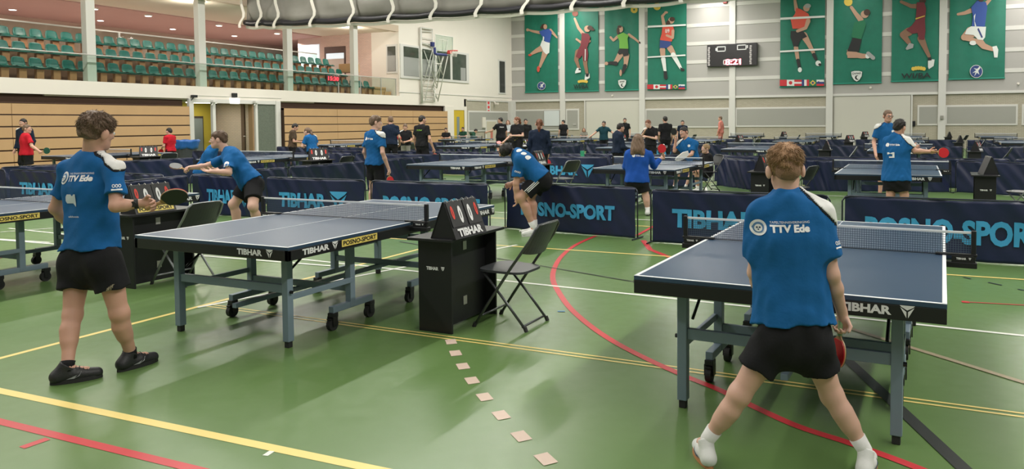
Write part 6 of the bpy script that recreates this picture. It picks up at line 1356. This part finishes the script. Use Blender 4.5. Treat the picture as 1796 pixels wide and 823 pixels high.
club_print(I, 1); hc = I['hands']['R']; paddle('red paddle raised by the girl in the blue jacket', hc['c'], unit(V(0, 0, .95)-CR*.2), unit(-CF*.95+CR*.2), 1.0, M_rub_r, M_rub_k)

# player behind the middle table ----------------------------------
D = depth(-4.5, 15.9)
J = dict(head=A(1199, 232, D), neck=A(1205, 246, D), shL=A(1219, 252, D-.05), shR=A(1193, 252, D+.1), elL=A(1213, 271, D-.15), elR=A(1183, 265, D+.1), wrL=A(1198, 276, D-.25), wrR=A(1185, 248, D+.05),
         hiL=A(1218, 281, D+.05), hiR=A(1204, 281, D+.1), knL=A(1222, 300, D-.15), knR=A(1190, 300, D-.1), anL=A(1226, 330, D), anR=A(1182, 330, D), look=unit(-CR*.75-CF*.6+V(0, 0, -.12)), toeL=unit(-CR*.5-CF*.8), toeR=unit(-CR*.6-CF*.7), s=1.03)
for S in 'LR': J['an'+S][2] = .09; J['toe'+S][2] = 0
I = person('player in blue club shirt crouching behind the middle table, black paddle raised', J, C_blue, C_black, H_dark, 'short', M_skin, h=.011, hands={'R': dict(palm=-CR, curl=.7, d=V(0, 0, 1)), 'L': dict(palm=V(0, 0, 1), curl=.4)}, shoes=M_shw, sole=M_solw, sock=C_white, seed=16, white_shoulder='R')
print_poly(I, [disc_poly(-.0, 0, .03, 12)], I['T'](.72), M_txtw, 'round_badge', n=-CF, up=V(0, 0, 1)); hc = I['hands']['R']; paddle('black paddle raised beside the face of the crouching player', hc['c'], unit(V(0, 0, 1)-CR*.1), unit(-CF*.8-CR*.5), 1.0, M_rub_k, M_rub_r)
w = I['J']['wrL']+I['off']; tw = MB(); P = [(-.20, -.04), (-.17, .02), (-.02, .13), (.10, .16), (.13, .08), (.03, -.01), (-.14, -.08)]
tw.prism(P, lambda a, b: tuple(w+CR*a*.95-CF*(.06+.02*math.sin(a*20))+V(0, 0, b-.02)), lambda a, b: tuple(w+CR*a*.9-CF*.10+V(0, 0, b*.95-.02))); tw = tw.build('white_towel', C_white); tag(tw, 'white towel held over the net by the crouching player in blue', 'towel')
# seated umpire girl
D = depth(-3.9, 16.75); p = A(1240, 217, D)
J = stand(p[0], p[1], math.degrees(YAW)+90+110, 1.42, head=(0, .03, .68), neck=(0, -.01, .585), shL=(-.10, 0, .56), shR=(.10, 0, .56), elL=(-.12, .02, .42), elR=(.12, .02, .42), wrL=(-.06, .14, .38), wrR=(.06, .14, .38), hiL=(-.05, 0, .29), hiR=(.05, 0, .29), knL=(-.08, .24, .29), knR=(.08, .24, .29), anL=(-.08, .22, .05), anR=(.10, .34, .05))
I = person('girl with tied blond hair seated behind the right net post of the middle table', J, C_black, C_black, mat('hair_blond', (.30, .19, .09), .55, bump=(90, .6)), 'bun', M_skinp, h=.012, shoes=M_shw, sole=M_solw, sock=C_white, seed=17)
tgt = I['root']; put('C', CH, (p[0], p[1]-.0, 0), math.radians(math.degrees(YAW)+90+110)-PI, 'folding chair under the seated blond girl'); 

# pair at the right ----------------------------------
D = depth(-.95, 16.1); p = A(1556, 217, D)
J = stand(p[0], p[1], math.degrees(YAW)+90+180+5, 1.80, wrR=(.19, .12, .50), wrL=(-.17, .04, .48), look=(0, 1, -.05))
I = person('man with glasses in blue club shirt facing the camera at the right', J, C_blue, C_black, H_brown, 'short', M_skin, h=.011, white_shoulder='R', seed=18, shoes=M_shw)
print_poly(I, [disc_poly(0, 0, .032, 12)], I['T'](.74)+I['r']*-.07, M_txtw, 'round_badge', n=I['fr']); z_ = I['s']; gl = MB()
for q in (-1, 1): gl.tube([tuple(I['H'](q*.032+.024*math.cos(a), .104, -.002+.017*math.sin(a))) for a in np.linspace(0, 2*PI, 13)[:-1]], .0028, 5, closed=True); gl.tube([tuple(I['H'](q*.056, .103, .0)), tuple(I['H'](q*.083, .0, .002))], .0025, 5)
gl.tube([tuple(I['H'](-.009, .106, .0)), tuple(I['H'](.009, .106, .0))], .0025, 5).build('glasses', M_blackm, I['root'])
D = depth(-.35, 11.75)
J = dict(head=A(1578, 223, D), neck=A(1572, 239, D+.02), shL=A(1557, 247, D+.10), shR=A(1590, 248, D-.10), elL=A(1578, 266, D+.22), elR=A(1604, 265, D-.14), wrL=A(1600, 258, D+.28), wrR=A(1629, 266, D-.05),
         hiL=A(1563, 316, D+.06), hiR=A(1582, 316, D-.06), knL=A(1562, 342, D+.05), knR=A(1586, 342, D-.05), anL=A(1562, 378, D), anR=A(1588, 378, D-.05), look=unit(CR*.85+CF*.5-V(0, 0, .08)), toeL=unit(CF*.6+CR*.8), toeR=unit(CF*.5+CR*.9), s=.94)
for S in 'LR': J['an'+S][2] = .09; J['toe'+S][2] = 0
I = person('boy in blue club shirt stretching out a red paddle at the right table behind', J, C_blue, C_black, H_dark, 'short', M_skin, h=.009, girth=1.12, white_shoulder='R', hands={'R': dict(palm=-CF, curl=.7, d=CR), 'L': dict(palm=CF, curl=.3, d=CR)}, seed=19, shoes=M_shk, strands=300)
club_print(I, 1); print_poly(I, [[(-.08, .03), (.03, .03), (.03, .0), (-.08, .0)], [(.0, .0), (.03, .0), (.03, -.05), (.0, -.05)], [(-.05, -.03), (.0, -.03), (.0, -.05), (-.05, -.05)]], I['T'](.58), M_txtw, 'sponsor_shape')
hc = I['hands']['R']; paddle('round red paddle held out by the boy at the right table behind', hc['c'], unit(CR*.95-V(0, 0, .12)), unit(-CF), 1.0, M_rub_r, M_rub_k)

# people further back : (u, world y, heading offset from camera direction, height, options)
def far(label, u, y, turn, H, top=C_black, bottom=C_black, hair=H_dark, hst='short', skin=M_skin, pose=None, **kw):
    p = at_y(u, 217, y); J = stand(p[0], p[1], math.degrees(YAW)+90+turn, H, **(pose or {})); kw.setdefault('h', .014)
    return person(label, J, top, bottom, hair, hst, skin, **kw)
ARM_R = dict(elR=(.15, .05, .64), wrR=(.14, .20, .58)); HOLD = dict(elL=(-.14, .02, .63), wrL=(-.05, .16, .60), elR=(.14, .02, .63), wrR=(.06, .17, .62)); FOLD = dict(elL=(-.14, .03, .64), wrL=(.03, .13, .66), elR=(.14, .03, .64), wrR=(-.03, .14, .64))
def seatp(**k): d = dict(head=(0, .03, .68), neck=(0, -.01, .585), shL=(-.10, 0, .56), shR=(.10, 0, .56), elL=(-.13, .06, .43), elR=(.13, .06, .43), wrL=(-.05, .2, .43), wrR=(.05, .2, .43), hiL=(-.05, 0, .27), hiR=(.05, 0, .27), knL=(-.07, .24, .29), knR=(.07, .24, .29), anL=(-.08, .24, .05), anR=(.08, .24, .05)); d.update(k); return d
I = far('boy in red shirt holding out a dark paddle before the left grandstand', 45, 11.5, -38, 1.60, C_red, C_black, H_brown, pose=dict(look=(.6, .8, -.05), elR=(.20, .02, .655), wrR=(.33, .07, .585)), white_shoulder=False, seed=21, h=.012, girth=1.12)
hc = I['hands']['R']; paddle('dark green paddle held out by the boy in red at the left', hc['c'], unit(CR+V(0, 0, .3)), unit(-CF+CR*.2), 1.1, mat('paddle_green_rubber', (.02, .09, .06), .4), M_rub_k)
far('man in dark jacket with white sleeve stripe standing behind the boy in red', 42, 12.9, 172, 1.78, C_navy, C_black, H_dark, sleeve='long', legs='long', seed=22, h=.013, white_shoulder='R')
I = far('boy in red shirt facing left near the blue bin bag', 297, 15.7, 75, 1.47, C_red, C_black, H_dark, pose=dict(HOLD, look=(-.1, 1, -.1)), seed=23, h=.012, skin=M_skinp)
hc = I['hands']['L']; paddle('paddle held low by the boy in red near the bin', hc['c'], unit(V(0, 0, -1)-CR*.3), unit(CR*.6-CF*.5), 1.0, M_rub_r, M_rub_k)
I = far('boy in dark patterned shirt looking down at his paddle before the grandstand', 512, 17.8, -65, 1.62, C_camo, C_black, H_dark, pose=dict(HOLD, head=(0, .06, .91), neck=(0, .02, .83), look=(0, .9, -.45)), legs='long', seed=24, h=.012)
hc = I['hands']['R']; paddle('paddle in the hands of the boy in the dark patterned shirt', hc['c'], unit(CR+V(0, 0, .25)), unit(V(0, 0, 1)-CF*.3), 1.0, M_rub_k, M_rub_k)
far('girl in blue club shirt with ponytail behind the TIBHAR flip scoreboard', 547, 15.75, 72, 1.60, C_blue, C_black, H_brown, 'pony', M_skinp, pose=dict(head=(0, .10, .85), neck=(0, .05, .775), shL=(-.11, .035, .75), shR=(.11, .035, .75), elL=(-.16, .08, .60), elR=(.16, .02, .62), wrL=(-.03, .18, .64), wrR=(.08, .20, .60), look=(-.1, 1, -.1)), seed=25, h=.010, white_shoulder='R', shoes=M_shw)
far('man in dark blue shirt with back turned before the wooden grandstand', 685, 18.6, 10, 1.80, C_navy, C_black, H_brown, 'short', legs='long', pose=dict(look=(-.2, 1, -.1), wrL=(-.14, .10, .52), wrR=(.14, .10, .52)), seed=26)
I = far('boy in black shirt facing the camera with a red paddle at the grandstand', 711, 21.3, 175, 1.55, C_black, C_grey, H_brown, pose=dict(HOLD, look=(0, 1, -.35)), legs='long', seed=27, white_shoulder='R')
hc = I['hands']['R']; paddle('red paddle held by the boy in black before the grandstand', hc['c'], unit(-CR*.5+V(0, 0, .7)), unit(-CF), 1.0, M_rub_r, M_rub_k)
I = far('man in black shirt with green lettering on the back and a red paddle', 740, 17.4, -25, 1.80, C_black, C_black, H_dark, pose=dict(look=(.5, 1, -.05), wrR=(.18, .05, .47), elR=(.16, -.02, .63)), seed=28, h=.012)
print_text(I, 'TTV', I['T'](.78), .20, .035, mat('lettering_green', (.25, .55, .05), .6), sub=0); hc = I['hands']['R']; paddle('red paddle hanging from the hand of the man in black', hc['c'], V(0, 0, -1)+CR*.2, -CF, 1.0, M_rub_r, M_rub_k)
far('person in dark shirt seated low before the right end of the grandstand', 782, 34.0, 180, 1.75, C_black, C_black, H_dark, pose=seatp(), seed=29, legs='long')
far('person in dark top seated before the hatch door near the corner', 812, 38.3, 170, 1.75, C_green, C_black, H_dark, pose=seatp(), seed=30, legs='long')
far('person in dark green top bending forward next to the hatch door', 826, 36.0, -70, 1.75, C_green, C_black, H_dark, pose=seatp(head=(0, .16, .63), neck=(0, .10, .57), look=(0, .8, -.5)), seed=31, legs='long', sleeve='long')
I = far('man in black shirt standing with his back turned right of the hatch door', 878, 27.0, 30, 1.80, C_black, C_black, H_dark, pose=dict(elL=(-.20, .04, .69), wrL=(-.28, .14, .66), look=(-.7, .6, 0)), seed=32); print_text(I, 'TIBHAR', I['T'](.80), .2, .03, M_txtw, sub=0)
far('woman in pale grey top with folded arms beside the far corner pipe', 891, 33.0, 180, 1.70, C_lite, C_black, H_red, 'long', M_skinp, pose=dict(FOLD), sleeve='long', legs='long', seed=33)
I = far('girl in black shirt with yellow hem and long plait looking left', 907, 22.1, 150, 1.78, C_black, C_black, H_red, 'pony', M_skinp, pose=dict(elR=(.15, .0, .64), wrR=(.22, .12, .53), elL=(-.15, .03, .64), wrL=(.02, .13, .64), look=(.5, .8, 0)), seed=34, h=.012)
print_poly(I, [[(-.11, -.09), (.09, -.09), (.10, .07), (-.10, .07)]], I['T'](.10), C_yel, 'yellow_hem', n=I['fr']); hc = I['hands']['R']; paddle('pink red paddle held by the girl with the yellow hem', hc['c'], unit(-CR+V(0, 0, .1)), unit(-CF*.6+V(0, 0, .7)), 1.0, mat('paddle_pink', (.75, .25, .25), .4), M_rub_k)
far('boy in black tracksuit standing right of the girl with the yellow hem', 922, 29.0, 185, 1.74, C_black, C_black, H_dark, sleeve='short', legs='long', seed=35)
I = far('woman in dark jacket with wavy hair tied back, seen from behind at the centre', 946, 15.3, -2, 1.66, C_navy, C_black, H_red, 'pony', M_skin, pose=dict(wrR=(.12, .02, .50), wrL=(-.13, .02, .50)), sleeve='long', legs='long', seed=36, h=.010, girth=1.05, strands=300)
hc = I['hands']['R']; paddle('red paddle at the hip of the woman in the dark jacket', hc['c'], V(0, 0, -1)+CR*.3, -CF*.6+CR*.6, .9, M_rub_r, M_rub_k)
far('small figure in black seen from the side by the first far wall column', 988, 37.5, 20, 1.70, C_black, C_black, H_dark, pose=dict(look=(-.9, .3, 0)), legs='long', seed=37)
far('dark haired person sitting low at the far wall left of the pale door', 1024, 42.5, 180, 1.6, C_grey, C_black, H_red, 'long', pose=seatp(), seed=38, legs='long')
far('boy in dark teal shirt with both arms spread behind the net', 1059, 28.6, 180, 1.62, C_teal, C_black, H_dark, pose=dict(elL=(-.22, .03, .70), wrL=(-.34, .10, .61), elR=(.22, .03, .70), wrR=(.34, .10, .61), look=(.3, 1, -.1)), seed=39)
far('person in black seen behind the boy in the dark jacket', 1096, 36.0, 170, 1.78, C_black, C_black, H_dark, legs='long', seed=40)
I = far('boy in dark jacket turned right with hands together left of the girl in blue', 1084, 17.6, -65, 1.56, C_navy, C_black, H_dark, pose=dict(elL=(-.14, .02, .61), wrL=(-.06, .18, .57), elR=(.14, .02, .61), wrR=(.06, .20, .56), look=(.0, 1, -.1), head=(0, .05, .925)), sleeve='long', legs='long', seed=41, h=.011, girth=1.08)
far('red haired boy in black shirt with hand on his chin', 1141, 21.8, 150, 1.66, C_black, C_black, H_red, pose=dict(elR=(.17, .02, .68), wrR=(.05, .13, .80), elL=(-.14, .05, .64), wrL=(.02, .14, .68), look=(.3, .9, -.3), head=(.03, .05, .92)), seed=42, skin=M_skinp, h=.012, white_shoulder='R')
far('tall person in black with short dark hair and back turned', 1167, 25.4, 15, 1.78, C_black, C_black, H_dark, pose=dict(wrL=(-.10, .10, .52)), seed=43, legs='long')
far('person in dark shirt at the far wall above the crouching player', 1197, 34.0, 180, 1.64, C_navy, C_black, H_dark, seed=44, legs='long')
far('man in coral shirt walking along the far wall', 1264, 40.0, 60, 1.86, C_coral, C_coral, H_brown, pose=dict(look=(-.3, 1, 0)), seed=45, legs='long', sleeve='long')
